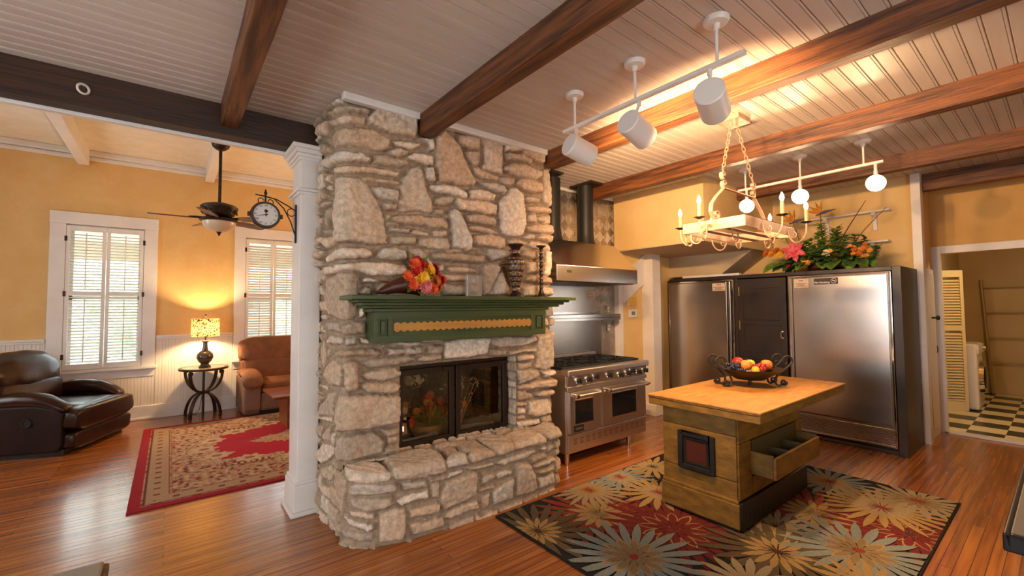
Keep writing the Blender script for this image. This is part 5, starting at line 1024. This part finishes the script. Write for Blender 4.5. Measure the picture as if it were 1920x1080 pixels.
# ------------------------------------------------------------------ pot rack chandelier
pk = thing('pot_rack', 'cream iron pot rack with electric candles hanging above the kitchen island', 'pot rack', (3.66, 1.645, 0))
hx_, hy_ = .45, .24; zt, zb_ = 2.245, 2.165
b = MB(); b.bx(-.16, .06, -.085, .085, CZ-.035, CZ); b.build('ceiling_plate', M_cream_m, pk, bevel=.004)
b = MB(); t_ = .006
b.bx(-hx_, -hx_+t_, -hy_, hy_, zb_, zt); b.bx(hx_-t_, hx_, -hy_, hy_, zb_, zt); b.bx(-hx_, hx_, -hy_, -hy_+t_, zb_, zt); b.bx(-hx_, hx_, hy_-t_, hy_, zb_, zt); b.build('frame', M_cream_m, pk, bevel=.002)
for y in (-.1, .06):
    b = MB(); b.bx(-hx_, hx_, y-.028, y+.028, zb_, zb_+.006); b.build('grid_bar', M_cream_m, pk)
for sx in (-1, 1):
    bx_ = sx*.39; tpx = sx*.262
    pts = spiral((bx_+sx*-.0, 0, zt+.045), .010, .045, (1.5*PI if sx > 0 else 1.5*PI)-sx*2.2*PI*-1, 1.5*PI, 22)
    pts = spiral((bx_, 0, zt+.042), .012, .042, -.5*PI-sx*2.1*PI, -.5*PI, 22) if sx > 0 else spiral((bx_, 0, zt+.042), .012, .042, -.5*PI+2.1*PI, -.5*PI, 22)
    b = MB(); b.tube([(bx_+sx*.06*k, 0, zt+.002) for k in (0, .5)]+[(sx*.47, 0, zt+.06), (sx*.455, 0, zt+.12), (sx*.39, 0, zt+.18), (sx*.31, 0, zt+.235), (tpx, 0, zt+.27)], 1.0, prof=strip_prof(.03, .006)); b.tube(pts, 1.0, prof=strip_prof(.03, .005))
    b.tube(spiral((tpx+sx*-.01, 0, zt+.305), .035, .01, -.5*PI, -.5*PI+sx*2.0*PI, 20), 1.0, prof=strip_prof(.03, .005)); b.tube(spiral((tpx, 0, zt+.375), .035, .01, -.5*PI, -.5*PI+sx*2.0*PI, 20), 1.0, prof=strip_prof(.03, .005))
    b.build('scroll_bracket', M_cream_m, pk, True)
    A = Vector((tpx, 0, zt+.41)); B_ = Vector((-.05+sx*.045, 0, CZ-.035)); n = 13; b = MB(); dl = (B_-A)/n; tt = dl.normalized()
    for i in range(n):
        c0 = A+dl*(i+.5); s_ = (Vector((0, 1, 0)) if i % 2 else tt.cross(Vector((0, 1, 0)))).normalized(); Lk = dl.length*.66; pts = [tuple(c0+tt*Lk*math.sin(u)+s_*.0125*math.cos(u)) for u in np.linspace(0, 2*PI, 13)[:-1]]; b.tube(pts, .0032, 6, True)
    b.build('chain', M_cream_m, pk, True, keep=True)
b = MB(); b.bx(-.262, .262, -.012, .012, zt+.267, zt+.274); b.build('top_bar', M_cream_m, pk)
for cx, cy, dx, dy in ((-.24, .385, 0, 1), (-.56, .04, -1, 0), (-.16, -.375, 0, -1), (.31, -.375, 0, -1), (.59, 0, 1, 0), (.29, .385, 0, 1)):
    p0 = Vector((max(-hx_, min(hx_, cx)), max(-hy_, min(hy_, cy)), 0)); out = Vector((dx, dy, 0)); dist = (Vector((cx, cy, 0))-p0).length; z0 = zb_+.03; sd = Vector((-dy, dx, 0))
    b = MB(); pts = [tuple(p0+Vector((0, 0, z0+.02))), tuple(p0+out*dist*.10+Vector((0, 0, z0-.05))), tuple(p0+out*dist*.35+Vector((0, 0, z0-.095))), tuple(p0+out*dist*.7+Vector((0, 0, z0-.085))), tuple(p0+out*dist*.95+Vector((0, 0, z0-.03))), (cx, cy, z0+.05)]
    P_ = [Vector(p) for p in pts]; sm = []
    for i in range(len(P_)-1):
        p_1, p0_, p1_, p2_ = P_[max(i-1, 0)], P_[i], P_[i+1], P_[min(i+2, len(P_)-1)]
        for u in (0, .25, .5, .75): sm.append(.5*((2*p0_)+(p1_-p_1)*u+(2*p_1-5*p0_+4*p1_-p2_)*u*u+(3*p0_-p_1-3*p1_+p2_)*u**3))
    sm.append(P_[-1]); b.tube(sm, .0065, 8); b.tube(spiral(tuple(p0+out*.035+Vector((0, 0, z0-.035))), .006, .03, 0, 2.4*PI, 18, tuple(out), (0, 0, 1)), .0045, 6)
    a = b.build('candle_arm', M_cream_m, pk, True)
    b = MB(); b.lathe([(.004, -.01), (.02, -.004), (.042, .004), (.040, .006), (.014, .0)], 20, c=(cx, cy, z0+.055)); b.build('drip_pan', M_bronze, a, True)
    b = MB(); b.lathe([(.0125, 0), (.0125, .095)], 16, c=(cx, cy, z0+.06)); b.build('candle_sleeve', M_candle, a, True)
    b = MB(); b.lathe([(.007, 0), (.013, .012), (.017, .028), (.0145, .045), (.007, .064), (.0, .075)], 16, c=(cx, cy, z0+.155), cap=False); b.build('candle_bulb', M_clear, a, True, ang=0)
    b = MB(); b.lathe([(0, 0), (.005, .006), (.005, .03), (0, .042)], 8, c=(cx, cy, z0+.17), cap=False); b.build('filament', M_fil, a, True, ang=0)
for x, y, ax in ((-.36, hy_, (1, 0, 0)), (-.46, .12, (0, 1, 0)), (.0, -hy_, (1, 0, 0)), (-.3, -.1, (1, 0, 0)), (.1, .06, (1, 0, 0))):
    b = MB(); A_ = Vector(ax); c0 = Vector((x, y, zb_-.045)); b.tube([tuple(c0-A_*.045+Vector((0, 0, .05)))]+arc(tuple(c0), .045, PI, 2*PI, 14, ax)+[tuple(c0+A_*.045+Vector((0, 0, .03)))], .006, 8); b.build('pot_hook', M_cream_m, pk, True)
# ------------------------------------------------------------------ laundry room
ld = thing('louvered_door', 'cream louvered folding door standing open in the laundry opening', 'door', (9.12, 1.215, .012), math.atan2(.986-1.212, 9.288-9.12))
Wd, Hd = .285, 2.08; M_lv = mat('cream_door_paint', hx('#ead9a8'), .5)
b = MB(); b.bx(0, .04, -.018, .018, 0, Hd); b.bx(Wd-.04, Wd, -.018, .018, 0, Hd); b.bx(.04, Wd-.04, -.018, .018, 0, .14); b.bx(.04, Wd-.04, -.018, .018, Hd-.1, Hd); b.bx(.04, Wd-.04, -.018, .018, 1.18, 1.26); b.build('door_frame', M_lv, ld, bevel=.002)
b = MB(); z = .16
while z < Hd-.12:
    if not 1.15 < z < 1.26: b.add([(.04, -.018, z-.012), (Wd-.04, -.018, z-.012), (Wd-.04, .014, z+.016), (.04, .014, z+.016), (.04, -.012, z-.016), (Wd-.04, -.012, z-.016), (Wd-.04, .018, z+.010), (.04, .018, z+.010)], [(0, 1, 2, 3), (4, 7, 6, 5), (0, 4, 5, 1), (2, 6, 7, 3)])
    z += .042
b.build('louvers', M_lv, ld, keep=True)
wm = thing('washing_machine', 'white front loading washing machine behind the louvered door', 'washing machine', (9.70, 1.16, .012))
b = MB(); b.bx(-.32, .32, -.28, .34, .01, .98); b.build('body', M_whitem, wm, bevel=.03, seg=4)
b = MB(); b.bx(-.31, .31, -.30, -.27, .83, .97); b.build('control_panel', M_whitem, wm, bevel=.015, seg=3)
b = MB(); b.cyl((.2, -.3, .9), (.2, -.33, .9), .035, .03, 20); b.build('dial', M_chrome, wm, True)
b = MB(); b.cyl((0, -.27, .47), (0, -.33, .47), .25, .23, 36); d = b.build('door_ring', M_chrome, wm, True)
b = MB(); b.ell((0, -.325, .47), (.18, .03, .18), 28, 14); b.build('door_glass', M_ovenglass, d, True)
lr_ = thing('towel_ladder', 'pale metal towel ladder leaning in the laundry room', 'ladder', (11.40, .9, .012))
M_lad = mat('dull_metal', hx('#a8946a'), .45, .5)
for y in (0, -1.15):
    b = MB(); b.cyl((0, y, 0), (.05, y+.08, 2.0), .022); b.build('upright', M_lad, lr_, True)
for z in (.55, .98, 1.42, 1.86): b = MB(); b.cyl((.02, .06, z), (.02, -1.12, z), .011); b.build('rung', M_lad, lr_, True)
lamp_point('laundry_fill_light', (8.3, .1, 2.5), 36, (1.0, .74, .42), .12)  # unseen point light that brightens the laundry and louvered door, no fixture
# ------------------------------------------------------------------ plantation shutters (living room windows)
def shutter(label, x0, x1, hinge_left, lower_open, tilt, group='white window shutters'):
    t = thing('window_shutter', label, 'shutter', (x0, 8.335, WZ0), 0, group); w = x1-x0; h = WZ1-WZ0; f = .042
    b = MB(); b.bx(.003, f, -.016, .016, .0, h-.022); b.bx(w-f, w-.003, -.016, .016, 0, h-.022); b.bx(f, w-f, -.016, .016, 0, .075); b.bx(f, w-f, -.016, .016, h-.09, h-.022); b.bx(f, w-f, -.016, .016, 1.005, 1.065); b.build('shutter_frame', M_white, t, bevel=.004)
    for z0, z1, tl in ((.085, 1.0, lower_open), (1.07, h-.095, tilt)):
        b = MB(); z = z0+.02
        while z < z1-.01:
            c, s_ = math.cos(tl), math.sin(tl); k = .020
            b.add([(f, -k*c, z-k*s_-.002), (w-f, -k*c, z-k*s_-.002), (w-f, k*c, z+k*s_-.002), (f, k*c, z+k*s_-.002), (f, -k*c, z-k*s_+.003), (w-f, -k*c, z-k*s_+.003), (w-f, k*c, z+k*s_+.005), (f, k*c, z+k*s_+.005)], [(3, 2, 1, 0), (4, 5, 6, 7), (0, 1, 5, 4), (2, 3, 7, 6)])
            z += .0415
        lv = b.build('louvers', M_white, t, keep=True)
        b = MB(); b.bx(w/2-.006, w/2+.006, -.042, -.03, z0+.02, z1-.02); b.build('tilt_rod', M_white, lv)
    for z in (.18, 1.03, 1.78):
        b = MB(); xx = .0 if hinge_left else w; b.bx(xx-.014, xx+.014, -.024, -.012, z-.035, z+.035); b.build('hinge', M_bronze, t, bevel=.002)
(a0, a1), (c0, c1) = WIN
shutter('open louvered white shutter hung on the window casing nearest the leather recliner', a0, (a0+a1)/2, True, .3, .3)
shutter('open louvered white shutter on the lamp side of the recliner window', (a0+a1)/2, a1, False, .3, .3)
shutter('closed louvered white shutter on the lamp side of the second window', c0, (c0+c1)/2, True, .8, .8)
shutter('white shutter beside the column with its lower slats open', (c0+c1)/2, c1, False, .25, .8)
# ------------------------------------------------------------------ red persian rug
x0, x1, y0, y1 = -.235, 3.4, 4.57, 7.59; st = .0095
gx = np.arange(x0, x1, st); gy = np.arange(y0, y1, st); GX, GY = np.meshgrid(gx, gy)
dx = np.minimum(GX-x0, x1-GX); dy = np.minimum(GY-y0, y1-GY)
rgn = np.random.default_rng(5)
cA, cBe, cPk, cRed, cDk, cCr = [np.array(hx(c)) for c in ('#9c1a2b', '#a78a6c', '#93604e', '#a61c34', '#65302a', '#bba283')]
def sm(f, s): return np.array([[mnoise.noise((x*f, y*f, s)) for x in gx] for y in gy])
n1 = sm(22, 1.0); n2 = sm(38, 5.0); n3 = sm(6, 9.0)
Cc = np.zeros(GX.shape+(3,)); d = np.minimum(dx, dy)
def setc(m, c): Cc[m] = c
mot = (np.abs(n2) < .10); mot2 = (n1 > .22)
setc(d > -1, cBe); setc(mot & (d > .1), cPk); setc(mot2, cCr*.92); setc((n1 < -.26), cDk*1.3); setc((n3 > .25) & mot, cA)
setc(d < .085, cA*.9)                                        # red outer edge
b1 = (d > .10) & (d < .27); setc(b1, cBe*.95)
u = np.where(dx < dy, GY, GX); rose = b1 & (np.abs(((u/.16) % 1)-.5) < .14) & (np.abs(d-.185) < .024); setc(rose, cDk*1.5)
for lo, hi, c in ((.095, .105, cDk), (.262, .272, cDk*1.6), (.285, .292, cPk), (.68, .69, cDk*1.3), (.71, .80, cDk*1.25), (.805, .815, cDk*1.3)): setc((d > lo) & (d < hi), c)
lad = (d > .71) & (d < .80) & (((u/.055) % 1) < .5) & (d > .73) & (d < .78); setc(lad, cCr)
mx_, my_ = (x0+x1)/2, (y0+y1)/2; ex_ = (GX-mx_)/1.28; ey = (GY-my_)/.90; ang = np.arctan2(ey, ex_); rad = np.hypot(ex_, ey)
edge = 1+.07*np.cos(10*ang)+.05*np.cos(22*ang)+.05*n3
fld = rad < edge*.92; band = (rad < edge*1.08) & ~fld
setc(band, cCr*.95); setc(band & mot, cDk*1.6); setc(fld, cRed)
for k in range(16):
    t = 2*PI*k/16; px_, py_ = mx_+1.28*.97*math.cos(t), my_+.90*.97*math.sin(t); rr2 = np.hypot(GX-px_, (GY-py_)*1.1); fl = rr2 < .12*(1+.2*np.cos(7*np.arctan2(GY-py_, GX-px_))); setc(fl, cCr); setc(rr2 < .05, cPk)
med = np.hypot((GX-mx_)/.70, (GY-my_)/.30); me2 = 1+.10*np.cos(8*np.arctan2(GY-my_, GX-mx_))+.18*n1; setc(med < me2, cCr*.9); setc((med < me2) & mot, cPk); setc(med < me2*.5, cRed*.8); setc((med < me2*.5) & mot2, cCr)
P = np.stack([GX, GY, np.full(GX.shape, .012)], -1)
rugp = thing('persian_rug', 'red persian rug with a floral beige border on the living room floor', 'rug')
grid_mesh('rug_pile', P, Cc, M_rugv, rugp)
b = MB(); b.bx(x0, gx[-1], y0, gy[-1], 0, .011); b.build('rug_backing', mat('red_rug_binding', hx('#7a1420'), .9), rugp)
# ------------------------------------------------------------------ recliners
def recliner(name, label, loc, rz, W_, lea, side, backh):
    t = thing(name, label, 'recliner', loc, rz); aw = .19
    b = MB(); b.bx(-.5, .36, -W_/2+.04, W_/2-.04, .0, .07); b.build('base', M_black, t, bevel=.01)
    for s_ in (-1, 1):
        yo = s_*(W_/2-.045)
        b = MB(); b.M = Matrix(((1, 0, 0, 0), (0, 0, 1, 0), (0, 1, 0, 0), (0, 0, 0, 1)))
        pr = [(-.5, .05), (.33, .05), (.36, .12), (.36, .46), (.28, .52), (.1, .56), (-.15, .56), (-.4, .52), (-.52, .46)]
        b.prism(pr, yo-.035, yo+.035); b.build('side_panel', side, t, bevel=.02, seg=3)
        b = MB(); m = 22
        for i in range(1): pass
        pts = []; rr_ = []
        for i in range(m+1):
            u_ = i/m; x = -.48+u_*.86; z = .56+.055*math.sin(PI*min(1, u_*1.05))-.10*max(0, u_-.72)**1.2*3.2; pts.append((x, s_*(W_/2-aw/2-.0), z)); rr_.append((.055+.03*math.sin(PI*u_))*(.55 if i in (0, m) else (.85 if i in (1, m-1) else 1)))
        vs = []; fs = []; n = 20
        for p, r in zip(pts, rr_):
            for k in range(n):
                a = 2*PI*k/n; vs.append((p[0], p[1]+aw/2*1.05*math.copysign(abs(math.cos(a))**.75, math.cos(a))*(r/.085)**.4, p[2]+r*math.sin(a)+.01*mnoise.noise((p[0]*9, a*2, s_))))
        for i in range(m):
            for k in range(n): fs.append((i*n+k, i*n+(k+1) % n, (i+1)*n+(k+1) % n, (i+1)*n+k))
        fs += [tuple(reversed(range(n))), tuple(m*n+k for k in range(n))]
        b.add(vs, fs); b.build('arm_pad', lea, t, True, ang=0, subsurf=1)
    iw = W_-2*aw+.04
    b = MB(); b.ell((.02, 0, .41), (.44, iw/2, .115), 36, 20, .45, .3, .035, 3, 4); b.build('seat_cushion', lea, t, True, ang=0)
    b = MB(); b.ell((.40, 0, .375), (.10, W_/2-.03, .135), 44, 20, .5, .32, .045, 5, 9); b.build('front_bolster', lea, t, True, ang=0)
    b = MB(); b.ell((.385, 0, .15), (.085, W_/2-.04, .105), 36, 18, .4, .28, .02, 4, 2); b.build('footrest', lea, t, True, ang=0)
    q = Matrix.Translation((-.42, 0, .72))@Matrix.Rotation(-.24, 4, 'Y')
    b = MB(); b.M = q; b.ell((.03, 0, -.11), (.16, iw/2+.10, .21), 48, 26, .7, .5, .05, 3, 1); b.build('lumbar_cushion', lea, t, True, ang=0)
    b = MB(); b.M = q; b.ell((.0, 0, .13), (.21, W_/2-.04, .265), 64, 40, .85, .62, .055, 2.6, 3); b.build('head_cushion', lea, t, True, ang=0)
    b = MB(); b.M = q; b.bx(-.17, -.06, -W_/2+.09, W_/2-.09, -.55, .25); b.build('back_shell', side, t, bevel=.04, seg=4)
    return t
r1 = recliner('recliner', 'dark brown leather recliner on the wood floor beside the red rug', (-1.0, 7.47, 0), math.radians(-24), 1.13, M_leather, M_leatherp, 1.10)
b = MB(); b.lathe([(.0, .012), (.028, .012), (.034, .004), (.04, 0)], 24); b.M = Matrix()
b2 = MB(); b2.M = Matrix.Translation((.05, -.565+.045-.036-.0, .38))@Matrix.Rotation(PI/2, 4, 'X'); b2.lathe([(.0, .006), (.03, .006), (.034, .014), (.045, .014), (.05, .0)], 24); b2.build('release_button', M_black, r1, True)
t2 = thing('recliner', 'tan suede recliner in the corner behind the side table lamp', 'recliner', (1.40, 7.86, .0125), math.radians(-88))
b = MB(); b.bx(-.36, .34, -.46, .46, 0, .06); b.build('base', M_black, t2)
for s_ in (-1, 1):
    yo = s_*.43
    b = MB(); b.M = Matrix(((1, 0, 0, 0), (0, 0, 1, 0), (0, 1, 0, 0), (0, 0, 0, 1)))
    b.prism([(-.38, .02), (.36, .02), (.41, .10), (.43, .42), (.36, .54), (-.38, .54)], yo-.105, yo+.105); b.build('side_panel', M_suede2, t2, bevel=.03, seg=4)
    b = MB(); pts = [(-.36, 0, .585), (-.2, 0, .60), (.0, 0, .605), (.2, 0, .60), (.34, 0, .585), (.43, 0, .54), (.465, 0, .46), (.455, 0, .40)]; vs = []; fs = []; n = 22; m = len(pts)
    for i, p_ in enumerate(pts):
        nx_ = Vector(pts[min(i+1, m-1)])-Vector(pts[max(i-1, 0)]); nx_.normalize(); up_ = Vector((-nx_.z, 0, nx_.x)); k = (.55 if i in (0, m-1) else 1)
        for j in range(n):
            a_ = 2*PI*j/n; h_ = mnoise.noise((p_[0]*8, a_*1.5, s_))*.012; vs.append(tuple(Vector((p_[0], yo, p_[2]))+Vector((0, 1, 0))*(.135+h_)*k*math.copysign(abs(math.cos(a_))**.8, math.cos(a_))+up_*(.052+h_)*k*math.sin(a_)))
    for i in range(m-1):
        for j in range(n): fs.append((i*n+j, i*n+(j+1) % n, (i+1)*n+(j+1) % n, (i+1)*n+j))
    fs += [tuple(reversed(range(n))), tuple((m-1)*n+j for j in range(n))]
    b.add(vs, fs); b.build('arm_pad', M_suede, t2, True, ang=0, subsurf=1)
b = MB(); b.ell((.06, 0, .40), (.36, .335, .10), 36, 20, .4, .3, .03, 4, 4); b.build('seat_cushion', M_suede, t2, True, ang=0)
b = MB(); b.bx(.0, .40, -.325, .325, .06, .33); b.build('footrest', M_suede2, t2, bevel=.04, seg=4)
q = Matrix.Translation((-.26, 0, .72))@Matrix.Rotation(-.10, 4, 'Y')
b = MB(); b.M = q; b.ell((.05, 0, -.10), (.13, .50, .24), 52, 30, .5, .3, .06, 5, 1); b.build('lumbar_cushion', M_suede, t2, True, ang=0)
b = MB(); b.M = q; b.ell((.035, 0, .19), (.15, .52, .215), 52, 30, .5, .28, .06, 5, 3); b.build('head_cushion', M_suede, t2, True, ang=0)
b = MB(); b.M = q; b.bx(-.12, -.02, -.5, .5, -.5, .36); b.build('back_shell', M_suede, t2, bevel=.04, seg=4)
# ------------------------------------------------------------------ coffee table, side table and lamp
ctb = thing('coffee_table', 'red brown wooden coffee table on the red rug half hidden by the column', 'table', (0, 0, .0125))
b = MB(); b.bx(1.06, 2.3, 6.30, 7.08, .41, .445); b.build('tabletop', M_tablew, ctb, bevel=.01)
b = MB(); b.bx(1.25, 1.35, 6.42, 6.96, 0, .41); b.build('leg', M_tablew, ctb, bevel=.005)
b = MB(); b.bx(2.05, 2.15, 6.42, 6.96, 0, .41); b.build('leg', M_tablew, ctb, bevel=.005)
b = MB(); b.bx(1.35, 2.05, 6.66, 6.72, .1, .2); b.build('stretcher', M_tablew, ctb, bevel=.004)
st_ = thing('side_table', 'round black side table with curved legs that carries the lamp', 'table', (.42, 7.98, 0))
b = MB(); b.lathe([(.0, .695), (.29, .695), (.305, .70), (.31, .715), (.305, .728), (.30, .73)], 48, cap=False); b.lathe([(.265, .73), (.30, .73)], 48, cap=False); b.build('table_rim', M_bronze, st_, True)
b = MB(); b.lathe([(0, .729), (.27, .729)], 48, cap=False); b.build('inset_top', mat('bevelled_grey_glass', hx('#7d6b58'), .08), st_)
b = MB(); b.cyl((0, 0, .0), (0, 0, .695), .016); b.ell((0, 0, .36), (.04, .04, .03)); b.build('centre_post', M_bronze, st_, True)
for k in range(4):
    a = -.665+k*PI/2; b = MB(); b.M = Matrix.Rotation(a, 4, 'Z'); us = np.linspace(0, PI/2, 13)
    up_ = [(.012+.265*math.cos(u_), 0, .36+.31*(1-math.sin(u_))) for u_ in us]; lo_ = [(.012+.25*math.sin(u_), 0, .36-.35*(1-math.cos(u_))) for u_ in us]
    b.tube(up_+lo_[1:], 1.0, prof=strip_prof(.045, .016)); b.ell((.255, 0, .02), (.028, .02, .02), 12, 8); b.cyl((.265, -.02, .665), (.265, .02, .665), .026, None, 14); b.build('leg', M_bronze, st_, True)
lm = thing('table_lamp', 'lit table lamp with a patterned drum shade on the round side table', 'lamp', (.43, 7.98, .73))
b = MB(); b.lathe([(.075, 0), (.078, .012), (.06, .03), (.05, .05), (.085, .09), (.108, .14), (.10, .19), (.07, .225), (.04, .245), (.03, .3), (.027, .36), (.045, .37), (.045, .385), (.012, .4), (.012, .5)], 36); b.build('lamp_base', M_lampm, lm, True)
b = MB(); b.lathe([(.178, .455), (.172, .72)], 48, cap=False); b.build('lamp_shade', M_shade, lm, True)
b = MB(); b.tube([(0, 0, .72), (0, 0, .75)], .004, 6); b.ell((0, 0, .765), (.014, .014, .02), 12, 8)
for k in range(3): b.tube([(0, 0, .705), (.172*math.cos(k*2.1), .172*math.sin(k*2.1), .715)], .002, 5)
b.build('finial', M_lampm, lm, True)
b = MB(); b.ell((0, 0, .57), (.032, .032, .045), 16, 10); b.build('light_bulb', mat('lit_lamp_bulb', (1, .8, .5), .5, emit=1600, ecol=(1, .66, .33)), lm, True)
b = MB(); b.tube([(0, .07, .006), (.0, .2, .005), (.0, .315, .004), (.01, .33, -.05), (.0, .32, -.4), (-.04, .3, -.68), (-.1, .25, -.725), (-.16, .28, -.725)], .004, 6); b.build('cord', M_black, lm, True)
# ------------------------------------------------------------------ ceiling fan
fn = thing('ceiling_fan', 'bronze ceiling fan with a bowl light hanging from the white living room beam', 'ceiling fan', (.445, 6.22, 0))
M_fanb = mat('antique_fan_bronze', hx('#4a3a2c'), .45, .5, col2=hx('#2c221a'), ns=20); M_blade = mat('walnut_fan_blade', hx('#6b4030'), .4, col2=hx('#573225'), ns=4, stretch=(1, 6, 6))
b = MB(); b.lathe([(.03, 3.49), (.05, 3.50), (.085, 3.53), (.095, 3.565), (.095, 3.585)], 28); b.build('canopy', M_fanb, fn, True)
b = MB(); b.cyl((0, 0, 2.85), (0, 0, 3.50), .017); b.build('downrod', M_fanb, fn, True)
b = MB(); b.lathe([(.03, 2.86), (.09, 2.85), (.17, 2.825), (.195, 2.80), (.19, 2.785), (.175, 2.77), (.16, 2.72), (.13, 2.69), (.10, 2.68)], 40); mh = b.build('motor_housing', M_fanb, fn, True, ang=.6)
for k in range(12):
    a = 2*PI*k/12; c0 = Vector((.178*math.cos(a), .178*math.sin(a), 2.745)); tg = (-math.sin(a), math.cos(a), 0); b = MB(); b.tube(spiral(tuple(c0), .006, .03, 0, 2.6*PI, 18, tg, (0, 0, 1)), .006, 6); b.build('scroll_ornament', M_fanb, mh, True)
b = MB(); b.lathe([(.10, 2.68), (.19, 2.655), (.20, 2.64), (.185, 2.63), (.17, 2.625)], 40); b.build('light_fitter', M_fanb, fn, True)
b = MB(); b.lathe([(.17, 2.63), (.165, 2.59), (.13, 2.545), (.07, 2.515), (.01, 2.505)], 36, cap=False); b.build('light_bowl', mat('frosted_amber_glass', hx('#d9c2a0'), .3), fn, True)
b = MB(); b.lathe([(.003, 2.46), (.012, 2.475), (.02, 2.495), (.03, 2.507)], 16); b.build('bowl_finial', M_fanb, fn, True)
for k, a in enumerate((180, 108, 36, -36, -108)):
    b = MB(); b.M = Matrix.Rotation(math.radians(a), 4, 'Z')@Matrix.Translation((0, 0, 2.655))@Matrix.Rotation(math.radians(-13), 4, 'X')
    b.prism([(.24, -.055), (.30, -.065), (.50, -.07), (.62, -.06), (.66, -.03), (.66, .03), (.62, .06), (.50, .07), (.30, .065), (.24, .055)], -.004, .004); bl = b.build('blade', M_blade, fn, bevel=.003)
    b = MB(); b.M = Matrix.Rotation(math.radians(a), 4, 'Z')@Matrix.Translation((0, 0, 2.662))
    b.tube([(.1, 0, .02), (.17, .03, .0), (.23, .035, .0), (.29, .0, .0)], .009, 8); b.tube([(.1, 0, .02), (.17, -.03, .0), (.23, -.035, .0), (.29, 0, .0)], .009, 8); b.tube(arc((.2, 0, 0), .026, 0, 2*PI*11/12, 11, (1, 0, 0), (0, 1, 0)), .006, 6, True); b.build('blade_iron', M_fanb, bl, True)
# ------------------------------------------------------------------ station clock on the column
ck = thing('wall_clock', 'black double sided station clock on a scrolled bracket on the white column', 'clock', (.575, 3.86, 2.325))
b = MB(); b.M = Matrix.Rotation(PI/2, 4, 'X'); b.lathe([(.085, -.035), (.1, -.035), (.105, -.02), (.105, .02), (.1, .035), (.085, .035)], 48, cap=False); b.build('clock_case', M_bronze, ck, True)
M_dial = mat('ivory_dial', hx('#d9cec2'), .4)
for s_ in (-1, 1): b = MB(); b.M = Matrix.Translation((0, s_*.028, 0))@Matrix.Rotation(PI/2, 4, 'X'); b.lathe([(0, -.001), (.09, -.001), (.09, .001), (0, .001)], 48, cap=False); b.build('dial', M_dial, ck)
for i, s_ in enumerate(('XII', 'I', 'II', 'III', 'IV', 'V', 'VI', 'VII', 'VIII', 'IX', 'X', 'XI')):
    a = PI/2-i*PI/6; text_part('numeral', s_, .021, face_mtx((.071*math.cos(a), -.0298, .071*math.sin(a)), (1, 0, 0)), M_black, ck, .0004)
for a, L, w in ((math.radians(93), .045, .007), (math.radians(192), .066, .005)):
    b = MB(); dv = Vector((math.cos(a), 0, math.sin(a))); b.cyl(tuple(Vector((0, -.032, 0))-dv*.012), tuple(Vector((0, -.032, 0))+dv*L), w*.6, w*.25, 8); b.build('clock_hand', M_black, ck)
b = MB(); b.ell((0, -.031, .028), (.012, .003, .012), 12, 8); b.build('hand_boss', M_black, ck, True)
b = MB()
b.bx(.212, .222, -.012, .012, -.20, .11); b.tube([(-.07, 0, .155), (.0, 0, .15), (.08, 0, .135), (.16, 0, .095), (.212, 0, .065)], .005); b.tube([(-.02, 0, .15), (.06, 0, .14), (.13, 0, .07), (.18, 0, -.03), (.215, 0, -.14)], .005)
b.tube(arc((.185, 0, .045), .03, 0, 2*PI*17/18, 17), .004, 6, True); b.tube(spiral((-.028, 0, .115), .028, .012, -.5*PI, -2.0*PI, 14), .004, 6); b.tube(spiral((.03, 0, .11), .03, .012, -.5*PI, 1.0*PI, 14), .004, 6); b.cyl((0, 0, .1), (0, 0, .165), .007); b.ell((0, 0, .175), (.012, .012, .016), 12, 8); b.ell((0, 0, .195), (.007, .007, .01), 10, 6); b.build('bracket', M_iron, ck, True)
for s_ in (-1, 1): b = MB(); b.bx(s_*.112-.009, s_*.112+.009, -.016, .016, -.016, .016); b.build('case_lug', M_bronze, ck, bevel=.003)
